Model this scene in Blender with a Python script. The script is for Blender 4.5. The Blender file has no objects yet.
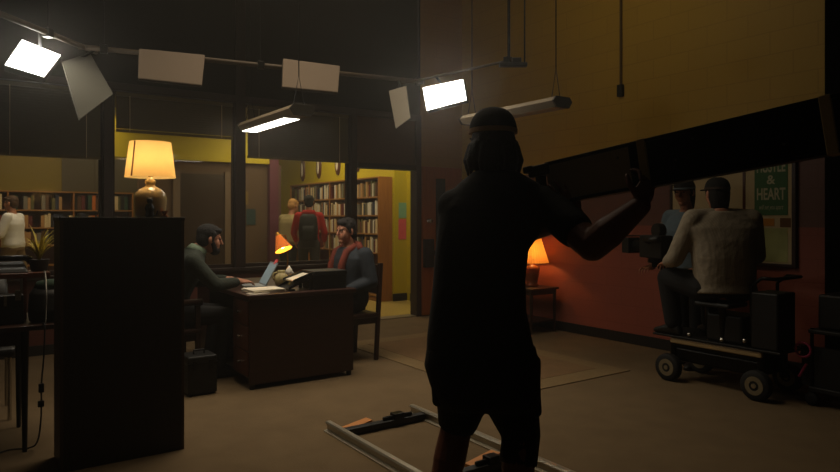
import bpy, bmesh, math, random
from mathutils import Vector, Matrix
V = Vector
PI = math.pi
rnd = random.Random(7)
scene = bpy.context.scene
col = scene.collection

# ------------------------------------------------------------------ camera frame (metres; the right wall runs along +Y)
ANG = math.radians(34.7)
F = V((math.sin(ANG), math.cos(ANG), 0)); R = V((math.cos(ANG), -math.sin(ANG), 0)); U = V((0, 0, 1))
FPX, EYE = 653.0, 1.35
def c(lat, d, z):
    return F * d + R * lat + U * z
def at(px, py, d):
    return c((px - 420) / FPX * d, d, EYE - (py - 218) * d / FPX)

# ------------------------------------------------------------------ materials
def lin(v):
    v /= 255.0
    return v / 12.92 if v <= .04045 else ((v + .055) / 1.055) ** 2.4
def rgb(r, g, b):
    return (lin(r), lin(g), lin(b), 1)
MATS = {}
def mat(name, colr, rough=.6, metal=0, var=.12, scale=12, bump=0, bscale=60, emit=0, ecol=None, spec=.4, sheen=0):
    if name in MATS: return MATS[name]
    m = bpy.data.materials.new(name); m.use_nodes = True
    nt = m.node_tree; N = nt.nodes; L = nt.links
    b = N['Principled BSDF']
    b.inputs['Roughness'].default_value = rough; b.inputs['Metallic'].default_value = metal
    b.inputs['Specular IOR Level'].default_value = spec
    tc = N.new('ShaderNodeTexCoord')
    nz = N.new('ShaderNodeTexNoise'); nz.inputs['Scale'].default_value = scale; nz.inputs['Detail'].default_value = 4
    L.new(tc.outputs['Object'], nz.inputs['Vector'])
    mx = N.new('ShaderNodeMix'); mx.data_type = 'RGBA'
    a = [x * (1 - var) for x in colr[:3]] + [1]; d = [min(1, x * (1 + var)) for x in colr[:3]] + [1]
    mx.inputs[6].default_value = a; mx.inputs[7].default_value = d
    L.new(nz.outputs['Fac'], mx.inputs[0]); L.new(mx.outputs[2], b.inputs['Base Color'])
    if bump:
        n2 = N.new('ShaderNodeTexNoise'); n2.inputs['Scale'].default_value = bscale; n2.inputs['Detail'].default_value = 3
        L.new(tc.outputs['Object'], n2.inputs['Vector'])
        bp = N.new('ShaderNodeBump'); bp.inputs['Strength'].default_value = bump; bp.inputs['Distance'].default_value = .01
        L.new(n2.outputs['Fac'], bp.inputs['Height']); L.new(bp.outputs['Normal'], b.inputs['Normal'])
    if emit:
        b.inputs['Emission Color'].default_value = ecol or colr; b.inputs['Emission Strength'].default_value = emit
    MATS[name] = m
    return m
def wood(name, colr, rough=.45, axis='Z', scale=6):
    if name in MATS: return MATS[name]
    m = mat(name, colr, rough, var=.0)
    nt = m.node_tree; N = nt.nodes; L = nt.links; b = N['Principled BSDF']
    tc = N.new('ShaderNodeTexCoord'); mp = N.new('ShaderNodeMapping')
    s = [scale * 6] * 3; s['XYZ'.index(axis)] = scale * .5
    mp.inputs['Scale'].default_value = s
    nz = N.new('ShaderNodeTexNoise'); nz.inputs['Scale'].default_value = 1; nz.inputs['Detail'].default_value = 6; nz.inputs['Distortion'].default_value = .6
    L.new(tc.outputs['Object'], mp.inputs[0]); L.new(mp.outputs[0], nz.inputs['Vector'])
    mx = N.new('ShaderNodeMix'); mx.data_type = 'RGBA'
    mx.inputs[6].default_value = [x * .65 for x in colr[:3]] + [1]; mx.inputs[7].default_value = [min(1, x * 1.3) for x in colr[:3]] + [1]
    L.new(nz.outputs['Fac'], mx.inputs[0]); L.new(mx.outputs[2], b.inputs['Base Color'])
    return m
def shade_mat(name, colr, emit, ecol, tl=.6):
    if name in MATS: return MATS[name]
    m = bpy.data.materials.new(name); m.use_nodes = True
    nt = m.node_tree; N = nt.nodes; L = nt.links; N.clear()
    out = N.new('ShaderNodeOutputMaterial'); d = N.new('ShaderNodeBsdfDiffuse'); t = N.new('ShaderNodeBsdfTranslucent')
    mx = N.new('ShaderNodeMixShader'); em = N.new('ShaderNodeEmission'); ad = N.new('ShaderNodeAddShader')
    nz = N.new('ShaderNodeTexNoise'); nz.inputs['Scale'].default_value = 90
    tc = N.new('ShaderNodeTexCoord'); L.new(tc.outputs['Object'], nz.inputs['Vector'])
    cm = N.new('ShaderNodeMix'); cm.data_type = 'RGBA'
    cm.inputs[6].default_value = [x * .85 for x in colr[:3]] + [1]; cm.inputs[7].default_value = colr
    L.new(nz.outputs['Fac'], cm.inputs[0]); L.new(cm.outputs[2], d.inputs[0]); L.new(cm.outputs[2], t.inputs[0])
    em.inputs[0].default_value = ecol; em.inputs[1].default_value = emit; mx.inputs[0].default_value = tl
    L.new(d.outputs[0], mx.inputs[1]); L.new(t.outputs[0], mx.inputs[2]); L.new(mx.outputs[0], ad.inputs[0]); L.new(em.outputs[0], ad.inputs[1])
    L.new(ad.outputs[0], out.inputs[0]); MATS[name] = m
    return m
def glass_mat(name, tint=(.95, .95, .92, 1), refl=.05):
    if name in MATS: return MATS[name]
    m = bpy.data.materials.new(name); m.use_nodes = True
    nt = m.node_tree; N = nt.nodes; L = nt.links; N.clear()
    out = N.new('ShaderNodeOutputMaterial'); t = N.new('ShaderNodeBsdfTransparent'); g = N.new('ShaderNodeBsdfGlossy')
    t.inputs[0].default_value = tint; g.inputs['Roughness'].default_value = .03
    lw = N.new('ShaderNodeFresnel'); lw.inputs[0].default_value = 1.3
    mx = N.new('ShaderNodeMixShader')
    L.new(lw.outputs[0], mx.inputs[0])
    L.new(t.outputs[0], mx.inputs[1]); L.new(g.outputs[0], mx.inputs[2]); L.new(mx.outputs[0], out.inputs[0]); MATS[name] = m
    return m
def emit_mat(name, colr, s):
    if name in MATS: return MATS[name]
    m = bpy.data.materials.new(name); m.use_nodes = True
    b = m.node_tree.nodes['Principled BSDF']; b.inputs['Base Color'].default_value = colr
    b.inputs['Emission Color'].default_value = colr; b.inputs['Emission Strength'].default_value = s
    MATS[name] = m
    return m
def block_wall(name, bands, uaxis):
    """painted concrete blocks; bands = [(z_from, colour)] bottom up"""
    m = bpy.data.materials.new(name); m.use_nodes = True
    nt = m.node_tree; N = nt.nodes; L = nt.links; b = N['Principled BSDF']; b.inputs['Roughness'].default_value = .55
    tc = N.new('ShaderNodeTexCoord'); sp = N.new('ShaderNodeSeparateXYZ'); L.new(tc.outputs['Object'], sp.inputs[0])
    cb = N.new('ShaderNodeCombineXYZ'); L.new(sp.outputs[uaxis], cb.inputs[0]); L.new(sp.outputs['Z'], cb.inputs[1])
    br = N.new('ShaderNodeTexBrick'); br.inputs['Scale'].default_value = 1; br.inputs['Brick Width'].default_value = .4
    br.inputs['Row Height'].default_value = .2; br.inputs['Mortar Size'].default_value = .006; br.inputs['Mortar Smooth'].default_value = .4
    br.inputs['Color1'].default_value = (1, 1, 1, 1); br.inputs['Color2'].default_value = (.95, .95, .95, 1); br.inputs['Mortar'].default_value = (.84, .82, .8, 1)
    L.new(cb.outputs[0], br.inputs['Vector'])
    cur = None
    for z0, colr in bands:
        if cur is None:
            rn = N.new('ShaderNodeRGB'); rn.outputs[0].default_value = colr; cur = rn.outputs[0]; continue
        gt = N.new('ShaderNodeMath'); gt.operation = 'GREATER_THAN'; gt.inputs[1].default_value = z0; L.new(sp.outputs['Z'], gt.inputs[0])
        mx = N.new('ShaderNodeMix'); mx.data_type = 'RGBA'; L.new(gt.outputs[0], mx.inputs[0]); L.new(cur, mx.inputs[6]); mx.inputs[7].default_value = colr
        cur = mx.outputs[2]
    mu = N.new('ShaderNodeMix'); mu.data_type = 'RGBA'; mu.blend_type = 'MULTIPLY'; mu.inputs[0].default_value = 1
    L.new(cur, mu.inputs[6]); L.new(br.outputs['Color'], mu.inputs[7]); L.new(mu.outputs[2], b.inputs['Base Color'])
    nz = N.new('ShaderNodeTexNoise'); nz.inputs['Scale'].default_value = 40; L.new(tc.outputs['Object'], nz.inputs['Vector'])
    sb = N.new('ShaderNodeMath'); sb.operation = 'MULTIPLY_ADD'; sb.inputs[1].default_value = -1.5; L.new(br.outputs['Fac'], sb.inputs[0]); L.new(nz.outputs['Fac'], sb.inputs[2])
    bp = N.new('ShaderNodeBump'); bp.inputs['Strength'].default_value = .18; bp.inputs['Distance'].default_value = .006
    L.new(sb.outputs[0], bp.inputs['Height']); L.new(bp.outputs['Normal'], b.inputs['Normal'])
    return m

# ------------------------------------------------------------------ mesh builder
ROOTM = {}
def tag(o, label=None, cat=None, group=None, kind=None):
    if label: o['label'] = label
    if cat: o['category'] = cat
    if group: o['group'] = group
    if kind: o['kind'] = kind
    return o
def thing(name, label, cat, loc=(0, 0, 0), rz=0, group=None):
    o = bpy.data.objects.new(name, None); col.objects.link(o); o.empty_display_size = .1
    o.location = loc; o.rotation_euler = (0, 0, rz)
    ROOTM[o.name] = Matrix.Translation(V(loc)) @ Matrix.Rotation(rz, 4, 'Z')
    return tag(o, label, cat, group)
def root_of(o):
    while o.parent: o = o.parent
    return o
def perp(d):
    d = d.normalized(); a = U if abs(d.z) < .9 else V((1, 0, 0))
    u = d.cross(a).normalized(); return u, d.cross(u).normalized()
class MB:
    def __init__(s): s.bm = bmesh.new()
    def face(s, vs):
        try: return s.bm.faces.new(vs)
        except ValueError: return None
    def hexa(s, p):
        v = [s.bm.verts.new(q) for q in p]
        for f in ((0, 3, 2, 1), (4, 5, 6, 7), (0, 1, 5, 4), (1, 2, 6, 5), (2, 3, 7, 6), (3, 0, 4, 7)): s.face([v[i] for i in f])
        return s
    def box(s, x0, x1, y0, y1, z0, z1):
        return s.hexa([(x0, y0, z0), (x1, y0, z0), (x1, y1, z0), (x0, y1, z0), (x0, y0, z1), (x1, y0, z1), (x1, y1, z1), (x0, y1, z1)])
    def obox(s, cc, a, b, d):
        cc, a, b, d = V(cc), V(a), V(b), V(d)
        return s.hexa([cc - a - b - d, cc + a - b - d, cc + a + b - d, cc - a + b - d, cc - a - b + d, cc + a - b + d, cc + a + b + d, cc - a + b + d])
    def loft(s, rings, closed=False):
        """rings: lists of points, same count; capped ends"""
        vr = [[s.bm.verts.new(p) for p in r] for r in rings]; n = len(vr[0])
        for a, b in zip(vr, vr[1:]):
            for i in range(n): s.face([a[i], a[(i + 1) % n], b[(i + 1) % n], b[i]])
        if not closed:
            s.face(list(reversed(vr[0]))); s.face(vr[-1])
        return s
    def oval(s, secs, n=20, p=2.0):
        """secs: (centre, half vector a, half vector b)"""
        rings = []
        for cc, a, b in secs:
            cc, a, b = V(cc), V(a), V(b); r = []
            for i in range(n):
                t = 2 * PI * i / n; ct, st = math.cos(t), math.sin(t)
                r.append(cc + a * math.copysign(abs(ct) ** (2 / p), ct) + b * math.copysign(abs(st) ** (2 / p), st))
            rings.append(r)
        return s.loft(rings)
    def tube(s, pts, rad, n=10):
        pts = [V(p) for p in pts]; rad = rad if isinstance(rad, (list, tuple)) else [rad] * len(pts)
        rings = []; u = None
        for i, p in enumerate(pts):
            d = (pts[min(i + 1, len(pts) - 1)] - pts[max(i - 1, 0)]).normalized()
            if u is None: u, w = perp(d)
            else:
                u = (u - d * u.dot(d)).normalized(); w = d.cross(u)
            rings.append([p + u * rad[i] * math.cos(2 * PI * k / n) + w * rad[i] * math.sin(2 * PI * k / n) for k in range(n)])
        return s.loft(rings)
    def cyl(s, p0, p1, r0, r1=None, n=16): return s.tube([p0, p1], [r0, r0 if r1 is None else r1], n)
    def lathe(s, prof, o=(0, 0, 0), n=28, axis=None, cap=True):
        o = V(o); ax = V(axis).normalized() if axis is not None else U; u, w = perp(ax) if axis is not None else (V((1, 0, 0)), V((0, 1, 0)))
        rings = [[o + ax * z + u * r * math.cos(2 * PI * k / n) + w * r * math.sin(2 * PI * k / n) for k in range(n)] for r, z in prof]
        return s.loft(rings, closed=not cap)
    def ell(s, cc, a, b, d, n=18, m=10):
        cc, a, b, d = V(cc), V(a), V(b), V(d); rings = []
        top = s.bm.verts.new(cc + d); bot = s.bm.verts.new(cc - d)
        for j in range(1, m):
            t = PI * j / m
            rings.append([s.bm.verts.new(cc + d * math.cos(t) + (a * math.cos(2 * PI * k / n) + b * math.sin(2 * PI * k / n)) * math.sin(t)) for k in range(n)])
        for k in range(n):
            k2 = (k + 1) % n
            s.face([top, rings[0][k], rings[0][k2]]); s.face([bot, rings[-1][k2], rings[-1][k]])
            for q, w in zip(rings, rings[1:]): s.face([q[k], w[k], w[k2], q[k2]])
        return s
    def caps(s, p0, p1, r0, r1=None, n=14):
        """tapered capsule"""
        p0, p1 = V(p0), V(p1); r1 = r0 if r1 is None else r1
        d = p1 - p0
        if d.length < 1e-5: return s
        d.normalize(); u, w = perp(d); rings = []
        for k in range(5):
            t = PI / 2 * (1 - k / 4.0) ; rr = max(r0 * math.cos(t), 1e-4)
            rings.append((p0 - d * r0 * math.sin(t), rr))
        for k in range(5):
            t = PI / 2 * (k / 4.0); rr = max(r1 * math.cos(t), 1e-4)
            rings.append((p1 + d * r1 * math.sin(t), rr))
        return s.loft([[q + u * rr * math.cos(2 * PI * i / n) + w * rr * math.sin(2 * PI * i / n) for i in range(n)] for q, rr in rings])
    def prism(s, poly, ext):
        ext = V(ext); a = [s.bm.verts.new(V(p)) for p in poly]; b = [s.bm.verts.new(V(p) + ext) for p in poly]; n = len(a)
        s.face(list(reversed(a))); s.face(b)
        for i in range(n): s.face([a[i], a[(i + 1) % n], b[(i + 1) % n], b[i]])
        return s
    def build(s, name, m, parent=None, bevel=0, smooth=False, remesh=0, smoothit=3, seg=2, solid=0):
        bm = s.bm; bmesh.ops.recalc_face_normals(bm, faces=bm.faces[:])
        me = bpy.data.meshes.new(name); bm.to_mesh(me); bm.free()
        if remesh:
            t = bpy.data.objects.new('temporary', me); col.objects.link(t)
            r = t.modifiers.new('r', 'REMESH'); r.mode = 'VOXEL'; r.voxel_size = remesh
            if smoothit:
                q = t.modifiers.new('s', 'SMOOTH'); q.factor = .5; q.iterations = smoothit
            dg = bpy.context.evaluated_depsgraph_get(); dg.update()
            me2 = bpy.data.meshes.new_from_object(t.evaluated_get(dg)); bpy.data.objects.remove(t); bpy.data.meshes.remove(me); me = me2; me.name = name
            smooth = True
        o = bpy.data.objects.new(name, me); col.objects.link(o)
        if parent is None:
            xs = [v.co.copy() for v in me.vertices]
            lo = V((min(v.x for v in xs), min(v.y for v in xs), min(v.z for v in xs))); hi = V((max(v.x for v in xs), max(v.y for v in xs), max(v.z for v in xs)))
            cc = V(((lo.x + hi.x) / 2, (lo.y + hi.y) / 2, lo.z))
            me.transform(Matrix.Translation(-cc)); o.location = cc
            ROOTM[o.name] = Matrix.Translation(cc)
        else:
            me.transform(ROOTM[root_of(parent).name].inverted()); o.parent = parent
        me.materials.clear(); me.materials.append(m)
        if smooth:
            for p in me.polygons: p.use_smooth = True
        if solid:
            q = o.modifiers.new('solid', 'SOLIDIFY'); q.thickness = solid; q.offset = 0
        if bevel:
            q = o.modifiers.new('bevel', 'BEVEL'); q.width = bevel; q.segments = seg; q.limit_method = 'ANGLE'
        return o
def struct(name, mb, m, parent=None, world=False, **k):
    o = mb.build(name, m, parent, **k)
    if parent is None:
        o['kind'] = 'structure'
        if world:      # keep the object origin at the room origin so block courses line up
            o.data.transform(Matrix.Translation(o.location)); o.location = (0, 0, 0); ROOTM[o.name] = Matrix()
    return o
def dup(root, loc=None, rz=None, label=None, group=None):
    r = root.copy(); col.objects.link(r)
    if loc is not None: r.location = loc
    if rz is not None: r.rotation_euler = (0, 0, rz)
    if label: r['label'] = label
    if group: r['group'] = group
    for ch in list(root.children):
        k = ch.copy(); col.objects.link(k); k.parent = r
        for g in list(ch.children):
            d = g.copy(); col.objects.link(d); d.parent = k
    return r
def light(kind, loc, power, colr, target=None, size=.3, size_y=None, radius=.05, spread=None, spot=None, blend=.6):
    l = bpy.data.lights.new('light', kind); l.energy = power; l.color = colr
    if kind == 'AREA':
        l.size = size
        if size_y: l.shape = 'RECTANGLE'; l.size_y = size_y
        if spread: l.spread = spread
    else: l.shadow_soft_size = radius
    if kind == 'SPOT': l.spot_size = spot; l.spot_blend = blend
    o = bpy.data.objects.new('light', l); col.objects.link(o); o.location = loc
    if target is not None: o.rotation_euler = (V(target) - V(loc)).to_track_quat('-Z', 'Y').to_euler()
    return o

# ------------------------------------------------------------------ palette
M_black = mat('black_plastic', rgb(14, 13, 12), .5)
M_blackmetal = mat('black_metal', rgb(18, 17, 16), .35, .6)
M_gaffer = mat('gaffer_tape', rgb(170, 144, 92), .8)
M_chrome = mat('chrome', rgb(190, 185, 175), .25, 1)
M_alu = mat('aluminium', rgb(176, 168, 150), .38, .85, bump=.1)
M_dwood = wood('dark_wood', rgb(48, 26, 17), .4)
M_dwood2 = wood('red_brown_wood', rgb(84, 42, 24), .4)
M_oak = wood('oak', rgb(152, 106, 50), .45, 'Y')
M_oakz = wood('oak_upright', rgb(158, 104, 44), .45, 'Z')
M_doorwood = wood('door_wood', rgb(150, 82, 30), .4)
M_paper = mat('paper', rgb(214, 204, 184), .8)
M_cream = mat('cream_board', rgb(190, 168, 130), .8)
M_white = mat('white_cloth', rgb(228, 230, 232), .9, bump=.3, bscale=30)
M_rubber = mat('rubber', rgb(16, 15, 15), .75)
M_frame = mat('window_frame', rgb(42, 25, 19), .5)
M_yellow = mat('library_yellow', rgb(192, 174, 18), .6, var=.05, scale=3)
M_base = mat('baseboard_rubber', rgb(28, 22, 18), .6)
M_dark = mat('dark_upper_wall', rgb(14, 13, 9), .95, spec=.05)
M_skin = mat('skin', rgb(176, 120, 92), .55, var=.08, scale=25)
M_skindark = mat('skin_tanned', rgb(104, 60, 42), .55, var=.08, scale=25)
M_hair = mat('dark_hair', rgb(15, 10, 8), .85, bump=.8, bscale=120, var=.3, scale=60)
M_eye = mat('eye', rgb(40, 30, 25), .15)

# ------------------------------------------------------------------ room shell
RX, BY, CZ = 5.86, 7.40, 4.85
carpet = mat('carpet', rgb(112, 94, 70), .95, var=.22, scale=5, bump=.6, bscale=350, spec=.1)
struct('floor', MB().box(-4, RX, -3, BY, -.1, 0), carpet)
lino = mat('linoleum', rgb(196, 170, 96), .25, var=.08, scale=2)
struct('floor_hall', MB().box(-4, 8, BY, 14.2, -.1, 0), lino)
struct('ceiling', MB().box(-4, RX + .2, -3, BY + .15, CZ, CZ + .1), M_dark)
wr = block_wall('wall_right_blocks', [(0, rgb(150, 78, 60)), (1.27, rgb(106, 68, 58)), (1.9, rgb(186, 148, 56))], 'Y')
struct('wall_right', MB().box(RX, RX + .2, -3, BY, 0, CZ), wr, world=True)
struct('baseboard_right', MB().box(RX - .014, RX, -3, BY - .005, 0, .11), M_base)
# back wall: upper black wall, low brick wall under the windows, yellow block pier with the brown door
struct('wall_back', MB().box(-4, 5.13, BY, BY + .15, 2.72, CZ), M_dark)
wb = block_wall('wall_back_blocks', [(0, rgb(150, 110, 40))], 'X')
struct('wall_back_pier', MB().box(5.13, RX + .2, BY, BY + .15, 0, CZ), wb, world=True)
low = block_wall('wall_back_low_blocks', [(0, rgb(86, 42, 30))], 'X')
struct('wall_back_low', MB().box(-4, 4.04, BY, BY + .15, 0, .74), low, world=True)
struct('trim_sill', MB().box(-4, 4.04, BY - .06, BY + .17, .74, .78), M_frame, bevel=.006)
struct('baseboard_back', MB().box(-4, 4.03, BY - .014, BY, 0, .1), M_base)
struct('trim_threshold', MB().box(4.14, 5.06, BY - .02, BY + .17, 0, .012), M_alu)
# window posts and head
MULL = [-.38, .12, 1.19, 2.59, 4.08]
for i, x in enumerate(MULL):
    top = CZ if i == 3 else 2.72
    w = .042 if i != 3 else .058
    struct('trim_post', MB().box(x - w, x + w, BY - .03, BY + .13, .78 if i < 4 else 0, top), M_frame, bevel=.005)
struct('trim_post', MB().box(5.05, 5.13, BY - .03, BY + .13, 0, 2.72), M_frame, bevel=.005)
struct('trim_head', MB().box(-4, 5.13, BY - .03, BY + .13, 2.68, 2.76), M_frame, bevel=.005)
struct('trim_door_head', MB().box(4.14, 5.05, BY - .02, BY + .12, 2.0, 2.07), M_frame)
M_glass = glass_mat('window_glass')
for n, (a, b) in enumerate(zip(MULL[:-1], MULL[1:])):
    t = bpy.data.objects.new('window_%d' % (n + 1), None); col.objects.link(t); t['kind'] = 'structure'; ROOTM[t.name] = Matrix(); 
    fr = MB(); a2, b2 = a + .06, b - .06
    for q in ((a2 - .02, a2 + .015, .78, 2.68), (b2 - .015, b2 + .02, .78, 2.68)): fr.box(q[0], q[1], BY + .04, BY + .09, q[2], q[3])
    fr.box(a2, b2, BY + .04, BY + .09, .78, .82); fr.box(a2, b2, BY + .04, BY + .09, 2.65, 2.68)
    fr.build('window_frame', M_frame, t)
    MB().box(a2 + .014, b2 - .014, BY + .062, BY + .066, .815, 2.652).build('glass_pane', M_glass, t)
# closed brown door in the back wall beside the opening
t = bpy.data.objects.new('door_1', None); col.objects.link(t); t['kind'] = 'structure'; ROOTM[t.name] = Matrix()
MB().box(5.135, 5.82, BY - .045, BY - .002, .012, 2.06).build('door_leaf', M_doorwood, t, bevel=.004)
MB().box(5.36, 5.52, BY - .052, BY - .044, 1.0, 1.9).build('door_glass', mat('door_glass', rgb(12, 11, 10), .1), t)
k = MB(); k.lathe([(.03, 0), (.03, .008), (.012, .012), (.012, .04), (.026, .045), (.033, .06), (.026, .075), (0.004, .08)], (5.235, BY - .044, 1.31), axis=(0, -1, 0)); k.build('door_knob', M_chrome, t, smooth=True)
k = MB(); k.box(5.14, 5.29, BY - .11, BY - .044, .67, 1.06); k.box(5.29, 5.72, BY - .1, BY - .06, .83, .9); k.build('panic_bar', M_black, t, bevel=.008)

# ------------------------------------------------------------------ library and hall beyond
struct('wall_library_far', MB().box(-4, 8, 14.0, 14.2, 0, 3.2), mat('far_wall_yellow_dimmed', rgb(136, 118, 34), .6, var=.05, scale=3))  # library yellow darkened, the dim shading is put into the wall colour
struct('trim_far_panel', MB().box(1.5, 3.2, 13.97, 14.0, 1.86, 2.5).box(1.46, 1.53, 13.95, 14.0, 1.86, 2.52).box(2.02, 2.06, 13.95, 14.0, 1.86, 2.5), mat('far_panel_grey', rgb(84, 76, 54), .5))
struct('wall_library_right', MB().box(5.69, 5.85, 8.95, 14.0, 0, 3.2), M_yellow)
struct('wall_hall', MB().box(5.85, 8, 8.95, 9.1, 0, 3.2), M_yellow)
struct('trim_pilaster', MB().box(5.93, 6.06, 8.84, 8.95, 0, 3.2), M_yellow)
struct('wall_library_left', MB().box(-4.2, -4, BY, 14.2, 0, 3.2), M_yellow)
struct('ceiling_library', MB().box(-4, 8, BY + .15, 14.2, 3.2, 3.3), mat('library_ceiling', rgb(120, 112, 90), .9))
struct('baseboard_hall', MB().box(5.66, 8, 8.936, 8.95, 0, .12), M_base)
struct('baseboard_pilaster', MB().box(5.92, 6.07, 8.826, 8.84, 0, .12), M_base)
M_part = mat('partition_brown', rgb(94, 74, 54), .8)
struct('wall_partition', MB().box(2.42, 5.02, 12.0, 12.12, 0, 2.38), M_part)
struct('trim_bulkhead', MB().box(1.98, 4.74, 11.9, 12.0, 2.38, 3.2), M_yellow)
struct('trim_partition_post', MB().box(4.74, 4.92, 11.88, 12.0, 0, 3.2), mat('purple_paint', rgb(96, 46, 64), .6))
struct('trim_partition_jamb', MB().box(2.98, 3.1, 11.95, 12.0, 0, 2.2).box(3.9, 4.0, 11.95, 12.0, 0, 2.2), mat('jamb_grey', rgb(112, 94, 76), .6))
struct('trim_partition_glass', MB().box(3.1, 3.9, 11.985, 12.0, .3, 2.15), mat('dim_glass', rgb(60, 48, 38), .2))

# bookcases and books
def bookcase(name, label, o, length, depth, height, shelves, bays, rz):
    """local: x along the length, front faces -y"""
    t = thing(name, label, 'bookcase', o, rz)
    W = ROOTM[t.name]
    def bl(nm, q, m):
        mb = MB(); mb.box(*q)
        for v in mb.bm.verts: v.co = W @ v.co
        return mb.build(nm, m, t, bevel=.003)
    th = .025
    bl('side_panel', (0, th, 0, depth, 0, height), M_oakz); bl('side_panel', (length - th, length, 0, depth, 0, height), M_oakz)
    for i in range(1, bays): bl('divider', (length * i / bays - th / 2, length * i / bays + th / 2, .004, depth - .012, .06, height - th), M_oakz)
    bl('back_panel', (th, length - th, depth - .012, depth - .001, .06, height - th), M_dwood2)
    for z in shelves: bl('shelf', (th, length - th, .006, depth - .012, z - th, z), M_oak)
    bl('top_panel', (th, length - th, 0, depth, height - th, height), M_oak)
    bl('plinth', (th, length - th, .02, depth - .02, 0, .06), M_oak)
    return t
RS = [.10, .46, .79, 1.10, 1.40, 1.70]
right_case = bookcase('bookcase', 'tall oak bookcase of pale books running along the yellow library wall', (5.42, 12.5, 0), 3.5, .262, 2.02, RS, 4, -PI / 2)
LS = [.10, .50, .86, 1.18, 1.50]
left_case = bookcase('bookcase', 'long low oak bookcase against the far library wall behind the walking man', (-.45, 13.62, 0), 3.1, .34, 1.84, LS, 3, 0)
def book_mesh(nm, colr):
    mb = MB(); mb.box(0, .12, 0, 1, 0, 1); mb.box(.88, 1, 0, 1, 0, 1); mb.box(.1, .9, 0, .08, 0, 1); mb.box(.12, .88, .08, .96, .02, .97)
    bm = mb.bm; bmesh.ops.recalc_face_normals(bm, faces=bm.faces[:]); me = bpy.data.meshes.new(nm); bm.to_mesh(me); bm.free()
    me.materials.append(mat('book_' + nm, colr, .6)); me.materials.append(M_paper)
    for p in me.polygons[18:]: p.material_index = 1
    return me
BOOKC = {'cream': rgb(212, 192, 150), 'white': rgb(216, 210, 196), 'tan': rgb(176, 134, 84), 'maroon': rgb(96, 34, 30), 'navy': rgb(36, 42, 64), 'olive': rgb(92, 88, 48),
         'grey': rgb(120, 114, 102), 'brown': rgb(84, 54, 32), 'orange': rgb(190, 104, 36), 'green': rgb(44, 72, 54), 'black': rgb(30, 28, 26)}
BM = {k: book_mesh(k + '_book', v) for k, v in BOOKC.items()}
ORD = ['lowest', 'second', 'third', 'fourth', 'fifth', 'sixth']
def fill(case, where, length, depth, shelves, height, bays, which, cols, wmin, wmax, gap, x_from=0, x_to=99):
    W = ROOTM[case.name]; ang = case.rotation_euler.z
    for si in which:
        z = shelves[si]; hmax = (shelves[si + 1] if si + 1 < len(shelves) else height) - z - .05
        x = max(.04, x_from); end = min(length - .04, x_to)
        while x < end - wmax:
            w = rnd.uniform(wmin, wmax)
            for i in range(1, bays):
                if x < length * i / bays + .016 and x + w > length * i / bays - .016: x = length * i / bays + .018
            if rnd.random() < gap: x += rnd.uniform(.04, .14); continue
            h = hmax * rnd.uniform(.72, .97); dd = depth * rnd.uniform(.55, .72); cn = rnd.choice(cols)
            o = bpy.data.objects.new('book', BM[cn]); col.objects.link(o)
            o.location = W @ V((x, .02, z + .0005)); o.rotation_euler = (0, 0, ang); o.scale = (w - .002, dd, h)
            tag(o, '%s spined book on the %s shelf up of %s' % (cn, ORD[si], where), 'book', 'books on the %s shelf up of %s' % (ORD[si], where))
            x += w
PALE = ['cream', 'cream', 'white', 'white', 'tan', 'grey', 'brown', 'maroon', 'olive', 'navy']
DARK = ['brown', 'brown', 'tan', 'tan', 'orange', 'navy', 'green', 'black', 'cream', 'maroon', 'grey', 'olive']
# local x runs from the far end (y=12.5) towards the end panel (y=9.0)
fill(right_case, 'the bookcase along the yellow wall', 3.5, .262, RS, 2.02, 4, (2, 3, 4, 5), PALE, .034, .058, .04)
fill(left_case, 'the low bookcase on the far wall', 3.1, .34, LS, 1.84, 3, (2, 3, 4), DARK, .04, .07, .16, x_from=.8)

for i, (y, z) in enumerate(((12.45, 2.34), (11.7, 2.36), (10.9, 2.38), (10.15, 2.4))):
    t = thing('wall_plaque', ['dark oval wall plaque farthest along the yellow wall above the bookcase', 'second dark oval wall plaque above the bookcase counting from its far end',
                              'third dark oval wall plaque above the bookcase counting from its far end', 'dark oval wall plaque above the bookcase end nearest the doorway'][i], 'plaque', (5.69, y, z - .25), 0, 'oval plaques on the yellow library wall')
    mb = MB(); mb.oval([((5.69, y, z), (0, .1, 0), (0, 0, .24)), ((5.66, y, z), (0, .085, 0), (0, 0, .22))], 24); mb.build('backing', M_dwood2, t)
    mb = MB(); mb.oval([((5.661, y, z), (0, .045, 0), (0, 0, .15)), ((5.65, y, z), (0, .035, 0), (0, 0, .13))], 20); mb.build('relief', M_paper, t)
tag(MB().box(5.775, 5.92, 8.943, 8.949, 1.35, 1.60).build('wall_notice', mat('teal_paper', rgb(128, 178, 150), .8)), 'pale teal paper notice on the yellow hall wall, upper one', 'notice')
tag(MB().box(5.77, 5.915, 8.943, 8.949, 1.0, 1.33).build('wall_notice', mat('pink_paper', rgb(220, 96, 110), .8)), 'pink paper notice on the yellow hall wall, lower one', 'notice')
tag(MB().box(4.32, 4.5, 11.99, 11.999, 1.22, 1.52).build('wall_notice', mat('deep_teal_paper', rgb(40, 64, 66), .8)), 'dark teal notice on the brown library partition by the purple post', 'notice')
tag(MB().box(4.14, 4.36, 11.99, 11.999, 1.6, 1.85).build('wall_notice', mat('ochre_paper', rgb(120, 100, 50), .8)), 'ochre paper notice high on the brown library partition', 'notice')

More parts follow.
